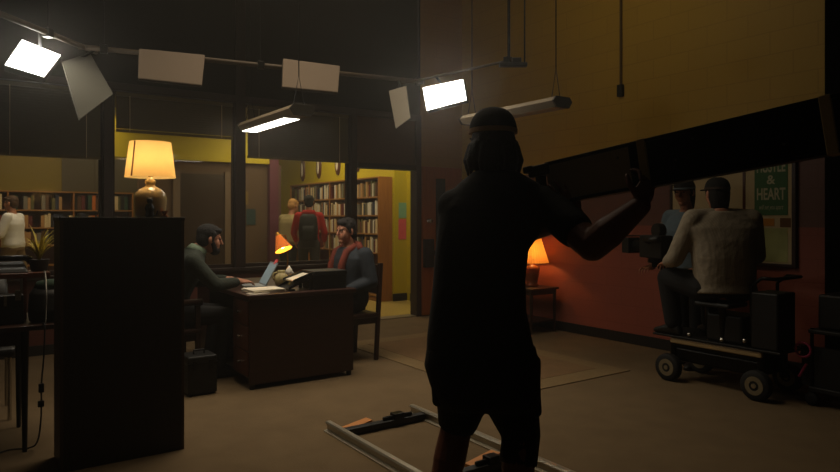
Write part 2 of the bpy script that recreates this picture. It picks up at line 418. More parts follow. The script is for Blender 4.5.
# ------------------------------------------------------------------ venetian blinds
M_slat = mat('blind_slat', rgb(88, 76, 46), .6, var=.06)
M_rail = mat('blind_rail', rgb(98, 86, 54), .6)
def blind(x0, x1, zb, label, m=M_slat):
    t = thing('venetian_blind', label, 'blind', ((x0 + x1) / 2, BY - .02, zb))
    y = BY + .0
    MB().box(x0, x1, y - .025, y + .015, 2.625, 2.665).build('head_rail', M_rail, t)
    mb = MB(); z = 2.61
    while z > zb + .035:
        mb.obox(((x0 + x1) / 2, y - .006, z), ((x1 - x0) / 2, 0, 0), (0, .0075, .0136), (0, -.0005, .0004)); z -= .026
    mb.build('slats', m, t)
    MB().box(x0, x1, y - .02, y + .01, zb, zb + .028).build('bottom_rail', M_rail, t)
    for x in (x0 + .13, x1 - .13): MB().cyl((x, y - .024, zb + .01), (x, y - .024, 2.63), .004, n=6).build('lift_cord', M_cream, t)
    return t
blind(.20, 1.12, 1.95, 'brown venetian blind lowered furthest, in the window left of the lit lamp')
blind(1.27, 2.5, 2.25, 'brown venetian blind raised highest, above the lit lamp on the cabinet')
blind(2.68, 4.0, 2.05, 'brown venetian blind above the window between the two seated people')
blind(-.3, .05, 1.95, 'narrow brown venetian blind at the left edge of the window row')
struct('trim_transom_panel', MB().box(4.15, 5.05, BY + .02, BY + .05, 2.07, 2.68), mat('transom_brown', rgb(84, 58, 42), .7))

# ------------------------------------------------------------------ people
def norm(v): return V(v).normalized()
def head(mb, hc, f, u, s=1.0, jaw=1.0):
    f = norm(f); r = f.cross(u).normalized(); u = r.cross(f).normalized(); H = lambda a, b, d: hc + (r * a + f * b + u * d) * s
    def e(a, b, d, x, y, z): mb.ell(H(a, b, d), r * x * s, f * y * s, u * z * s)
    e(0, -.008, .032, .074, .094, .088); e(0, .022, -.045, .06 * jaw, .068, .074); e(0, .062, -.098, .03 * jaw, .026, .022)
    mb.caps(H(0, .088, .012), H(0, .108, -.03), .008 * s, .0115 * s); e(0, .079, .024, .046, .011, .010)
    e(0, .083, -.058, .023, .008, .006); e(0, .081, -.069, .021, .008, .006)
    for q in (-1, 1):
        e(q * .077, -.004, -.008, .011, .021, .033); e(q * .036, .056, -.03, .026, .022, .04)
    return r, u
def eyes(hc, f, u, parent, s=1.0):
    f = norm(f); r = f.cross(u).normalized(); u = r.cross(f).normalized()
    for q in (-1, 1):
        MB().ell(hc + (r * q * .031 + f * .081 + u * .006) * s, r * .010 * s, f * .010 * s, u * .0055 * s, 10, 6).build('eye', M_eye, parent, smooth=True)
def hand(mb, w, d, n, t, curl=.35, s=1.0, thumb=.5, rf=.0082):
    """w wrist, d to the finger tips, n out of the palm, t towards the thumb"""
    d = norm(d); n = norm(V(n) - d * V(n).dot(d)); t = norm(V(t) - d * V(t).dot(d) - n * V(t).dot(n))
    mb.ell(w + d * .05 * s, t * .042 * s, d * .056 * s, n * .016 * s); mb.caps(w - d * .02 * s, w + d * .03 * s, .027 * s, .026 * s)
    for off, ln, ex in ((.033, .072, 0), (.0115, .082, .04), (-.0105, .076, 0), (-.032, .058, .08)):
        p = w + d * .088 * s + t * off * s; a = curl * (.9 + ex)
        for k, fr in enumerate((.45, .32, .23)):
            q = p + (d * math.cos(a) + n * math.sin(a)) * ln * fr * s + t * off * .12 * s
            mb.caps(p, q, (rf - .0007 * k) * s, (rf - .0007 * (k + 1)) * s, 10); p = q; a += curl * (1.1 + ex)
    p = w + d * .03 * s + t * .032 * s; q = p + (t * .75 + d * .6 + n * thumb * .5).normalized() * .042 * s
    mb.caps(p, q, .012 * s, .0105 * s, 10); mb.caps(q, q + (t * .25 + d * .85 + n * thumb).normalized() * .034 * s, .0105 * s, .009 * s, 10)
def torso(mb, J, k=1.0, top=True, wide=1.0, belly=1.0):
    right = (J['sr'] - J['sl']).normalized(); up = (J['neck'] - J['pel']).normalized(); fw = up.cross(right).normalized()
    hw = (J['sr'] - J['sl']).length / 2
    P = lambda t: J['pel'].lerp(J['chest'], t * 2) if t <= .5 else J['chest'].lerp(J['neck'], t * 2 - 1)
    rows = [(-.12, .155, .105), (0, .17, .12), (.2, .155 * wide, .115 * belly), (.38, .16 * wide, .118 * belly), (.6, .178, .125), (.76, hw * .92, .11), (.87, hw * .75, .088)]
    if not top: rows += [(.925, hw * .5, .08), (.965, .082, .074)]
    if top: rows += [(.96, .075, .066), (1.0, .06, .06)]
    mb.oval([(P(t) if t >= 0 else J['pel'] + (J['pel'] - J['chest']).normalized() * (-t) * .5, right * a * k, fw * b * k) for t, a, b in rows], 24, 2.3)
    return right, fw, up
def limbs(mb, J, arm=True, leg=True, k=1.0, r=(.052, .042, .03), lr=(.08, .055, .038)):
    for s in 'lr':
        if arm:
            mb.caps(J['s' + s], J['e' + s], r[0] * k, r[1] * k); mb.caps(J['e' + s], J['e' + s].lerp(J['w' + s], .35), r[1] * k, r[1] * 1.04 * k); mb.caps(J['e' + s].lerp(J['w' + s], .35), J['w' + s], r[1] * 1.02 * k, r[2] * k)
        if leg:
            mb.caps(J['h' + s], J['k' + s], lr[0] * k, lr[1] * k); m = J['k' + s].lerp(J['a' + s], .32); back = V((0, 0, 0))
            mb.caps(J['k' + s], m, lr[1] * k, lr[1] * k * 1.03); mb.caps(m, J['a' + s], lr[1] * k, lr[2] * k)
def shoe(mb, a, toe, s=1.0):
    toe = norm((toe[0], toe[1], 0)); sd = toe.cross(U); z0 = a.z - .085 * s
    def sec(t, w, h): return (V((a.x, a.y, z0 + h / 2)) + toe * t * s, sd * w * s, U * h / 2)
    mb.oval([sec(-.075, .025, .06), sec(-.055, .036, .09), sec(.0, .04, .11), (sec(.06, .044, .085)), sec(.12, .047, .06), sec(.165, .04, .045), sec(.19, .02, .03)], 16, 2.6)
    mb.caps(V((a.x, a.y, a.z - .02)), V((a.x, a.y, a.z + .02)), .045 * s, .042 * s)
def person(label, J, face, up=U, skin=M_skin, shirt=None, sleeve=1.0, trousers=None, leg=1.0, shoes=M_black, hairf=None, hands=None, voxel=.006, shirt_name='shirt', s=1.0, k=1.0, loose=1.0, wide=1.0, jaw=1.0, base=None, group=None, shirt_hem=.0, lr=(.08, .055, .038), belly=1.0, ar=(.052, .042, .03)):
    b = base or V((J['pel'].x, J['pel'].y, min(J['al'].z, J['ar'].z) - .085))
    t = thing('person', label, 'person', b, 0, group)
    mb = MB(); torso(mb, J, .93 * k, True, wide, belly); limbs(mb, J, k=k, lr=lr, r=ar)
    mb.caps(J['neck'] - (J['head'] - J['neck']).normalized() * .04, J['head'] - (J['head'] - J['neck']).normalized() * .05, .056 * s, .052 * s)
    head(mb, J['head'], face, up, s, jaw)
    for sd in 'lr':
        d, n, th, cu = hands[sd]; hand(mb, J['w' + sd], d, n, th, cu, s)
        mb.ell(J['a' + sd] + V((0, 0, -.03)), V((.035, 0, 0)), V((0, .035, 0)), V((0, 0, .05)))
    mb.build('body', skin, t, remesh=voxel, smoothit=4)
    eyes(J['head'], face, up, t, s)
    if shirt:
      sh = MB(); right, fw, upv = torso(sh, J, 1.03 * k * loose, False, wide, belly)
      for sd in 'lr':
          q = J['s' + sd]; e = J['e' + sd]; w = J['w' + sd]
          rr = .062 * k * loose
          sg = -1 if sd == 'l' else 1; sh.caps(J['neck'] + right * sg * .05 - upv * .045, q + upv * .006, .05 * k, rr * .92)
          if sleeve <= 1: sh.caps(q, q.lerp(e, sleeve), rr, rr * .93)
          else:
              sh.caps(q, e, rr, rr * .86); sh.caps(e, e.lerp(w, (sleeve - 1)), rr * .86, rr * .66)
      if shirt_hem:
          sh.oval([(J['pel'] + upv * .05, right * .185 * k * wide, fw * .14 * k), (J['pel'] - upv * shirt_hem, right * .195 * k * wide, fw * .15 * k)], 24, 2.3)
      sh.build(shirt_name, shirt, t, remesh=.009, smoothit=9)
      tr = MB()
      tr.oval([(J['pel'] + upv * .1, right * .168 * k, fw * .122 * k), (J['pel'], right * .185 * k, fw * .135 * k), (J['pel'] - upv * .09, right * .175 * k, fw * .13 * k)], 24, 2.3)
      for sd in 'lr':
          h, kn, an = J['h' + sd], J['k' + sd], J['a' + sd]
          r0 = lr[0] * 1.16 * k * loose
          if leg <= 1: tr.caps(h, h.lerp(kn, leg), r0, r0 * .98)
          else:
              tr.caps(h, kn, r0, lr[1] * 1.25 * k); tr.caps(kn, kn.lerp(an, leg - 1), lr[1] * 1.25 * k, lr[1] * 1.05 * k)
      tr.build('shorts' if leg < 1.4 else 'trousers', trousers, t, remesh=.01, smoothit=4)
    for sd in 'lr':
        q = MB(); shoe(q, J['a' + sd], J['t' + sd]); q.build('shoe', shoes, t, remesh=.008, smoothit=2)
    if hairf: hairf(t, J['head'], norm(face), up, s)
    return t
def basis(f, u): 
    r = norm(f).cross(u).normalized(); return r, r.cross(norm(f)).normalized()
def short_hair(m=M_hair, tall=0.0, back=.0):
    def fn(t, hc, f, u, s):
        r, u = basis(f, u); mb = MB()
        mb.ell(hc + (u * .052 - f * .018) * s, r * .085 * s, f * .098 * s, u * (.08 + tall) * s); mb.ell(hc + (u * .0 - f * .052) * s, r * .08 * s, f * .062 * s, u * (.085 + back) * s)
        mb.ell(hc + (u * .078 + f * .045) * s, r * .064 * s, f * .05 * s, u * (.03 + tall * .6) * s)
        for q in (-1, 1): mb.caps(hc + (r * q * .072 + u * .05 + f * .02) * s, hc + (r * q * .078 - u * .012 + f * .012) * s, .018 * s, .012 * s)
        for i in range(26):
            a = rnd.uniform(0, 2 * PI); rr = rnd.uniform(.2, 1); p = hc + (r * math.cos(a) * .075 * rr + f * (math.sin(a) * .085 * rr - .012) + u * (.112 + tall - .05 * rr * rr)) * s
            mb.caps(p, p + (f * rnd.uniform(-.02, .05) + r * rnd.uniform(-.03, .03) + u * .006) * s, .013 * s, .006 * s, 8)
        mb.build('hair', m, t, remesh=.006, smoothit=1)
    return fn
def beard(t, hc, f, u, m, s=1.0):
    r, u = basis(f, u); mb = MB()
    mb.ell(hc + (f * .055 - u * .095) * s, r * .045 * s, f * .045 * s, u * .04 * s)
    for q in (-1, 1): mb.caps(hc + (r * q * .06 + f * .02 - u * .03) * s, hc + (r * q * .04 + f * .05 - u * .09) * s, .018 * s, .024 * s)
    mb.caps(hc + (f * .094 - u * .046 - r * .022) * s, hc + (f * .094 - u * .046 + r * .022) * s, .008 * s)
    mb.build('beard', m, t, remesh=.006, smoothit=2)
def ball_cap(t, hc, f, u, s, m, band, brim_dir=1, tip=None):
    r, u = basis(f, u)
    mb = MB(); rings = []
    for j in range(9):
        a = PI / 2 * j / 8.0; z = .035 + .09 * math.sin(a); k = max(math.cos(a) ** .75, .02)
        rings.append((hc + (u * z - f * .006 * 1) * s, r * .087 * k * s, f * .108 * k * s))
    mb.oval(rings, 28)
    cap = mb.build('cap', m, t, smooth=True)
    b = MB(); b.oval([(hc + (u * .03 - f * .006) * s, r * .0885 * s, f * .1095 * s), (hc + (u * .046 - f * .006) * s, r * .0885 * s, f * .1095 * s)], 28); b.build('cap_band', band, cap, smooth=False)
    br = MB(); g = f * brim_dir; poly = []
    for i in range(13):
        a = -PI / 2 + PI * i / 12; poly.append(hc + (r * math.sin(a) * .082 + g * (.085 + .085 * math.cos(a)) + u * (.034 - .012 * math.sin(a) ** 2)) * s)
    br.prism(poly, u * .005 * s); br.build('cap_brim', m, cap)
    return cap
def stand(x, y, ang, H=1.75, armf=(.1, .1), armout=.06, stride=.08, lean=0):
    """standing joints; ang = facing direction in the ground plane"""
    f = V((math.cos(ang), math.sin(ang), 0)); r = f.cross(U); o = V((x, y, 0)); s = H / 1.75
    P = lambda a, b, z: o + (r * a + f * b) * s + U * z * s
    J = dict(pel=P(0, 0, .95), chest=P(0, .02 + lean * .5, 1.24), neck=P(0, .01 + lean, 1.47), head=P(0, .04 + lean * 1.25, 1.63))
    for n, sg, af, st in (('l', -1, armf[0], stride), ('r', 1, armf[1], -stride)):
        J['s' + n] = P(sg * .185, lean * .9, 1.40); J['e' + n] = P(sg * (.2 + armout), lean * .7 + af * .3, 1.12); J['w' + n] = P(sg * (.19 + armout), lean * .7 + af * 1.6 + .03, .88 + af * .35)
        J['h' + n] = P(sg * .095, 0, .91); J['k' + n] = P(sg * .1, st * .6 + .02, .5); J['a' + n] = P(sg * .1, st, .09); J['t' + n] = f
    J['f'] = f; J['r'] = r
    return J
def hands_down(J):
    return dict(l=(-U + J['f'] * .2, J['r'], J['f'], .35), r=(-U + J['f'] * .2, -J['r'], J['f'], .35))

M_tee = mat('black_tee', rgb(20, 19, 18), .9, bump=.5, bscale=22)
M_short = mat('black_shorts', rgb(17, 16, 15), .9, bump=.6, bscale=25)
# --- the grip carrying the beam, seen from behind
GD = 2.62
def g(x, y, d=GD): return at(x, y, d)
J = dict(pel=g(481, 340), chest=g(482, 255), neck=g(495, 178), head=c(.297, 2.66, 1.67),
         sl=g(455, 207), sr=g(546, 204, 2.58), el=c(.33, 2.77, 1.27), wl=at(575, 216, 2.52),
         er=at(592, 246, 2.36), wr=at(640, 206, 2.27), hl=g(457, 350), hr=g(511, 350),
         kl=g(457, 425, 2.66), kr=g(520, 436, 2.58), al=c(.045, 2.54, .09), ar=c(.365, 2.55, .09), tl=F - R * .15, tr=F - R * .1)
M_longhair = mat('brown_hair', rgb(40, 27, 18), .5, bump=.8, bscale=150)
def long_hair(t, hc, f, u, s):
    r, u = basis(f, u); mb = MB()
    mb.oval([(hc + u * .06 - f * .02, r * .08, f * .09), (hc + u * .0 - f * .028, r * .088, f * .09), (hc - u * .05 - f * .035, r * .088, f * .08), (hc - u * .1 - f * .04, r * .08, f * .062), (hc - u * .135 - f * .04, r * .066, f * .045), (hc - u * .155 - f * .04, r * .04, f * .025)], 24, 2.0)
    for i in range(15):
        a = PI * (i / 14.0); k_ = .015 * math.sin(i * 2.3)
        q = hc + r * math.cos(a) * (.086 + k_ * .4) - f * (.03 + math.sin(a) * .08) - u * (.02 + k_); w = hc + r * math.cos(a) * (.088 + k_ * 1.2) - f * (.03 + math.sin(a) * .055) - u * (.125 + k_ * 2.2)
        m_ = q.lerp(w, .5) + r * math.cos(a) * (.006 + k_ * .5); mb.caps(q, m_, .015, .016, 8); mb.caps(m_, w, .016, .006, 8)
    mb.build('hair', M_longhair, t, remesh=.006, smoothit=1)
    ball_cap(t, hc - u * .012, f, u, 1.12, M_tee, mat('cap_strap', rgb(180, 144, 100), .8))
grip = person('man in black T-shirt, cap and shorts seen from behind, carrying a long black beam', J, F + R * .05, shirt=None, trousers=None,
              skin=M_skindark, hairf=long_hair, voxel=.0042, k=1.08, wide=.9, lr=(.082, .059, .042), ar=(.06, .052, .034),
              hands=dict(l=(U * .9 - R * .35, F, -R, .3), r=(U * .8 + R * .3 + F * .1, F * .9 - R * .4, -R, .62)))
def gring(y, xl, xr, dp, d=GD): return (g((xl + xr) / 2, y, d), R * ((xr - xl) / 2 / FPX * d), F * dp)
mb = MB(); mb.oval([gring(*q) for q in ((356, 426, 536, .13), (335, 427, 531, .132), (310, 430, 526, .128), (280, 433, 525, .128), (250, 435, 528, .135), (225, 438, 545, .14), (207, 440, 553, .13), (193, 450, 549, .11), (183, 459, 538, .095), (176, 468, 525, .08), (171, 474, 517, .066))], 28, 2.4)
for sd in 'lr':
    q, e = J['s' + sd], J['e' + sd]; mb.ell(q, R * .07, F * .075, U * .068); mb.caps(q, q.lerp(e, .62), .074, .072)
mb.build('t_shirt', M_tee, grip, remesh=.009, smoothit=4)
mb = MB(); mb.oval([gring(*q) for q in ((345, 427, 535, .125), (365, 424, 539, .14), (385, 430, 540, .145), (398, 436, 540, .14), (405, 440, 538, .12))], 28, 2.6)
mb.tube([g(456, 360), g(460, 398, 2.63), g(461, 407, 2.64), g(457, 427, 2.66)], [.12, .1, .098, .078], 20)
mb.tube([g(510, 360), g(513, 400, 2.62), g(513, 408, 2.62), g(521, 436, 2.60), g(518, 464, 2.58)], [.125, .108, .104, .078, .076], 20)
for i in range(5): mb.caps(g(504, 425 + i * 8, 2.52), g(534, 421 + i * 8, 2.53), .012, .014)     # bunched cloth
mb.build('shorts', M_short, grip, remesh=.01, smoothit=4)
for x, y, sg in ((437, 390, -1), (534, 400, 1)): MB().obox(g(x, y, 2.62), R * .022 + F * .004, F * .065, U * .055 - R * .004).build('cargo_pocket', M_short, grip, bevel=.022, seg=3)

# --- the black beam on his shoulder
b0, b1 = c(.518, 2.6, 1.485), c(1.176, 1.92, 1.615)
bd = (b1 - b0); bl = bd.length; bd.normalize(); bside = V((bd.y, -bd.x, 0)).normalized(); bup = bside.cross(bd).normalized()
if bup.z < 0: bup = -bup
beam = thing('equipment_beam', 'long black metal beam held up by the man in the cap, tan tape bands on it', 'beam', b0)
L = 1.75
mb = MB(); mb.obox(b0 + bd * L / 2, bd * L / 2, bside * .018, bup * .083); mb.build('web', M_blackmetal, beam, bevel=.004)
for sg in (-1, 1):
    mb = MB(); mb.obox(b0 + bd * L / 2 + bup * sg * .08, bd * L / 2, bside * .026, bup * .006); mb.build('flange', M_blackmetal, beam, bevel=.003)
mb = MB(); mb.obox(b0 + bd * .19 * bl, bd * .185 * bl, bside * .0195, bup * .072); mb.build('grey_plate', mat('grey_plate', rgb(158, 142, 114), .6), beam)
for sp in (.43, 1.03):
    mb = MB(); mb.obox(b0 + bd * sp * bl, bd * .016, bside * .0285, bup * .088); mb.build('tape_band', M_gaffer, beam, bevel=.003)
for sp, up_ in ((.33, .04), (.55, -.01), (.62, .05), (.9, -.03), (1.1, .02), (.38, -.03)):
    for sd in (-1, 1):
        p = b0 + bd * sp * bl + bup * up_ + bside * sd * .018
        MB().cyl(p, p + bside * sd * .004, .005, n=8).build('bolt', M_chrome, beam)
mb = MB(); e = b0 - bd * .03 + bup * .06; mb.obox(e, bd * .05, bside * .03, bup * .022); mb.obox(e - bd * .01 - bup * .035, bd * .014, bside * .02, bup * .04); mb.obox(e - bd * .05 + bup * .012, bd * .022, bside * .034, bup * .014)
mb.build('end_clamp', M_black, beam, bevel=.005)
MB().cyl(e - bd * .03 - bup * .02, e - bd * .03 - bup * .055, .011, n=12).build('clamp_screw', mat('brass', rgb(180, 130, 50), .3, 1), beam)

# --- teacher seated on the left of the desk
M_green = mat('dark_green_jumper', rgb(36, 42, 33), .9, bump=.6, bscale=40)
J = dict(pel=V((1.36, 5.62, .56)), chest=V((1.43, 5.62, .83)), neck=V((1.60, 5.62, 1.085)), head=V((1.695, 5.60, 1.17)),
         sl=V((1.51, 5.82, 1.0)), sr=V((1.50, 5.41, 1.0)), el=V((1.68, 5.90, .79)), er=V((1.66, 5.33, .80)), wl=V((1.90, 5.72, .805)), wr=V((1.90, 5.47, .805)),
         hl=V((1.38, 5.73, .55)), hr=V((1.38, 5.51, .55)), kl=V((1.80, 5.75, .53)), kr=V((1.80, 5.49, .53)), al=V((1.74, 5.75, .09)), ar=V((1.74, 5.49, .09)), tl=V((1, 0, 0)), tr=V((1, 0, 0)))
teacher_t = None
def teacher_hair(t, hc, f, u, s):
    short_hair(M_hair)(t, hc, f, u, s); beard(t, hc, f, u, M_hair, s)
tea = person('bearded man in dark green jumper seated left of the desk, facing right', J, V((1, -.12, -.12)), shirt=M_green, sleeve=1.85, trousers=mat('dark_trousers', rgb(24, 22, 22), .9), leg=1.92,
       shirt_name='jumper', hairf=teacher_hair, loose=1.1, voxel=.005, hands=dict(l=(V((1, -.25, .0)), V((0, -.2, -1)), V((0, -1, 0)), .3), r=(V((1, .2, .0)), V((0, .2, -1)), V((0, 1, 0)), .3)))
mb = MB(); mb.oval([((1.575, 5.615, 1.05), (.075, 0, -.05), (0, .085, 0)), ((1.615, 5.615, 1.105), (.062, 0, -.035), (0, .07, 0))], 20); mb.build('collar', mat('sage_collar', rgb(110, 128, 108), .8), tea, smooth=True)

# --- student seated on the right of the desk
M_navy = mat('navy_jacket', rgb(34, 41, 50), .85, bump=.5, bscale=30)
J = dict(pel=V((3.03, 5.57, .56)), chest=V((3.06, 5.57, .84)), neck=V((3.03, 5.58, 1.085)), head=V((2.995, 5.575, 1.225)),
         sl=V((3.09, 5.375, 1.0)), sr=V((3.05, 5.775, 1.0)), el=V((3.12, 5.31, .75)), er=V((2.98, 5.85, .75)), wl=V((2.83, 5.40, .64)), wr=V((2.80, 5.74, .66)),
         hl=V((3.02, 5.47, .55)), hr=V((3.02, 5.68, .55)), kl=V((2.70, 5.46, .53)), kr=V((2.70, 5.69, .53)), al=V((2.74, 5.46, .09)), ar=V((2.74, 5.69, .09)), tl=V((-1, 0, 0)), tr=V((-1, 0, 0)))
stu = person('dark-haired student in navy jacket with rust red panels seated right of the desk', J, V((-1, -.2, -.02)), shirt=M_navy, sleeve=1.9, trousers=mat('student_jeans', rgb(30, 34, 44), .9), leg=1.92,
       shirt_name='jacket', hairf=short_hair(mat('brown_black_hair', rgb(22, 14, 10), .8, bump=.8, bscale=120), .004, .012), loose=1.241, voxel=.005,
       hands=dict(l=(V((-1, .2, -.1)), V((0, .3, -1)), V((0, 1, 0)), .3), r=(V((-1, -.2, -.1)), V((0, -.3, -1)), V((0, -1, 0)), .3)))
M_rust = mat('rust_plaid', rgb(104, 40, 24), .85, var=.35, scale=30)
for ys, nm in ((5.475, 0), (5.685, 1)):
    mb = MB(); mb.tube([(3.045, ys, 1.085), (2.945, ys - .005, 1.03), (2.895, ys, .9), (2.89, ys, .76), (2.9, ys, .66)], [.03, .036, .038, .037, .034], 12); mb.build('jacket_panel', M_rust, stu, smooth=True)
mb = MB(); mb.tube([(3.05, 5.385, 1.055), (3.09, 5.5, 1.09), (3.1, 5.58, 1.1), (3.09, 5.67, 1.09), (3.05, 5.77, 1.05)], [.03, .034, .034, .034, .03], 12); mb.build('collar', M_rust, stu, smooth=True)
mb = MB(); mb.oval([((2.93, 5.575, .72), (.02, 0, 0), (0, .06, 0)), ((2.945, 5.575, 1.0), (.02, 0, 0), (0, .05, 0)), ((2.985, 5.575, 1.07), (.02, 0, 0), (0, .05, 0))], 14); mb.build('undershirt', mat('grey_undershirt', rgb(120, 100, 92), .9), stu, smooth=True)

# --- people in the library
J = stand(.60, 12.3, math.radians(150), 1.70, armf=(.25, .1), stride=.2)
person('man in a white shirt walking past the low bookcase behind the windows', J, J['f'], shirt=M_white, sleeve=1.85, trousers=mat('khaki', rgb(120, 100, 70), .9), leg=1.95,
       hairf=short_hair(mat('mid_brown_hair', rgb(70, 48, 32), .6, bump=.8, bscale=120)), hands=hands_down(J), loose=1.15, k=1.05)
J = stand(4.72, 10.1, math.radians(62), 1.73, armf=(.25, .25))
red = person('student in red hoodie with a black backpack, back turned, facing the bookcase', J, J['f'], shirt=mat('red_hoodie', rgb(170, 34, 30), .9, bump=.5, bscale=30), sleeve=1.9, trousers=mat('grey_jeans', rgb(50, 46, 44), .9), leg=1.95,
       shirt_name='hoodie', hairf=short_hair(), hands=hands_down(J), loose=1.06, k=1.0)
mb = MB(); hq = J['neck'] - J['f'] * .05; mb.oval([(hq - U * .07, J['r'] * .12, J['f'] * .05), (hq - U * .02, J['r'] * .125, J['f'] * .075), (hq + U * .03, J['r'] * .1, J['f'] * .07)], 18); mb.build('hood', MATS['red_hoodie'], red, smooth=True)
q = J['chest'] - J['f'] * .06; mb = MB(); r_, f_ = J['r'], J['f']
mb.oval([(q - f_ * .14 - U * .24, r_ * .15, f_ * .085), (q - f_ * .16 - U * .05, r_ * .16, f_ * .105), (q - f_ * .14 + U * .14, r_ * .14, f_ * .085), (q - f_ * .12 + U * .19, r_ * .09, f_ * .04)], 20, 3)
pack_loc = q - U * .24
bp_ = mb.build('backpack', mat('backpack_nylon', rgb(15, 15, 14), .8), None, smooth=True); tag(bp_, 'black backpack worn by the student in the red hoodie', 'backpack')
MB().oval([(q - f_ * .25 - U * .2, r_ * .1, f_ * .03), (q - f_ * .265 - U * .1, r_ * .1, f_ * .035), (q - f_ * .25 - U * .0, r_ * .09, f_ * .02)], 14, 3).build('front_pocket', mat('backpack_pocket', rgb(24, 24, 22), .8), bp_, smooth=True)
J = stand(4.66, 10.85, math.radians(30), 1.68, armf=(.35, .3), lean=.1)
person('blond student in a beige jacket leaning towards the bookcase beside the red hoodie', J, J['f'] - U * .25, shirt=mat('beige_jacket', rgb(150, 136, 96), .9, bump=.5, bscale=30), sleeve=1.9, trousers=mat('blue_jeans', rgb(44, 50, 66), .9), leg=1.95,
       shirt_name='jacket', hairf=short_hair(mat('blond_hair', rgb(176, 130, 72), .6, bump=.8, bscale=120)), hands=hands_down(J), loose=1.15)

# ------------------------------------------------------------------ cabinet with the lit lamp
cab = thing('cabinet', 'tall dark wooden bookcase seen from its plain back, lit lamp on top', 'cabinet', (.72, 4.07, 0))
CX0, CX1, CY0, CY1, CH = .40, 1.04, 3.92, 4.21, 1.335
M_cab = wood('cabinet_black_brown', rgb(40, 30, 20), .55)
MB().box(CX0 + .016, CX1 - .016, CY0, CY0 + .012, .0, CH).build('back_panel', M_cab, cab)
for x in (CX0, CX1 - .018): MB().box(x, x + .018, CY0 + .0, CY1, 0, CH).build('side_panel', wood('cabinet_side', rgb(70, 50, 30), .5), cab, bevel=.002)
for z in (.06, .38, .7, 1.02): MB().box(CX0 + .018, CX1 - .018, CY0 + .012, CY1 - .005, z, z + .018).build('shelf', M_cab, cab)
MB().box(CX0 - .004, CX1 + .004, CY0 - .004, CY1 + .004, CH, CH + .02).build('top_panel', M_cab, cab, bevel=.003)
CT = CH + .02
lx, ly = .885, 4.07
lamp = thing('table_lamp', 'lit lamp with cream drum shade and glazed ceramic base on the dark cabinet', 'lamp', (lx, ly, CT))
M_ceram = mat('beige_glaze', rgb(222, 200, 152), .12, var=.15, scale=9, spec=.7)
MB().lathe([(.075, 0), (.083, .01), (.088, .06), (.09, .11), (.084, .14), (.06, .165), (.034, .178), (.024, .19), (.03, .2), (.032, .21), (.022, .222), (.016, .235)], (lx, ly, CT), 32).build('lamp_base', M_ceram, lamp, smooth=True)
MB().cyl((lx, ly, CT + .23), (lx, ly, CT + .30), .012).build('socket', mat('brass_socket', rgb(160, 120, 60), .3, 1), lamp)
sz0, sz1 = CT + .233, CT + .441
M_shade = shade_mat('cream_shade', rgb(255, 226, 160), .10, (1, .5, .12, 1), .6)
n = 40; mb = MB()
vr = [[mb.bm.verts.new((lx + r * math.cos(2 * PI * i / n), ly + r * math.sin(2 * PI * i / n), z)) for i in range(n)] for r, z in ((.141, sz0), (.128, (sz0 + sz1) / 2), (.115, sz1))]
for a, b in zip(vr, vr[1:]):
    for i in range(n): mb.face([a[i], a[(i + 1) % n], b[(i + 1) % n], b[i]])
sh = mb.build('lamp_shade', M_shade, lamp, smooth=True)
mb = MB(); sa = math.radians(213)
for r0, z0, r1, z1 in ((.1422, sz0 + .003, .1162, sz1 - .003),):
    for da in (-.045, .045):
        pass
    p = [V((lx + r * math.cos(sa + da), ly + r * math.sin(sa + da), z)) for r, z, da in ((r0, z0, -.04), (r0, z0, .04), (r1, z1, .04), (r1, z1, -.04))]
    mb.prism(p, V((math.cos(sa), math.sin(sa), 0)) * .0012)
mb.build('shade_seam', mat('seam_brown', rgb(130, 66, 20), .8), sh)
MB().ell((lx, ly, CT + .33), (.028, 0, 0), (0, .028, 0), (0, 0, .036)).build('bulb', emit_mat('warm_bulb', (1, .66, .29, 1), 33), lamp, smooth=True)
# trinkets in front of the lamp
fg = MB(); fp = V((.858, 3.965, CT))
fg.lathe([(.022, 0), (.024, .01), (.02, .03), (.026, .05), (.018, .075), (.008, .085)], fp, 16); fg.ell(fp + U * .096, (.017, 0, 0), (0, .017, 0), (0, 0, .017)); fg.caps(fp + V((-.012, 0, .106)), fp + V((-.014, 0, .12)), .006, .002); fg.caps(fp + V((.012, 0, .106)), fp + V((.014, 0, .12)), .006, .002); fg.tube([fp + V((.02, 0, .01)), fp + V((.04, .01, .012)), fp + V((.045, .01, .04))], .005)
tag(fg.build('figurine', M_black, None, remesh=.004, smoothit=1), 'small black cat figurine in front of the lamp on the cabinet', 'figurine')
tr = MB(); tp = V((.945, 3.985, CT)); tr.lathe([(.018, 0), (.02, .006), (.008, .014), (.016, .03), (.02, .036)], tp, 16)
tag(tr.build('trinket_dish', mat('copper_dish', rgb(170, 90, 40), .25, .8), None, smooth=True), 'tiny copper dish on the cabinet right of the lamp', 'dish')

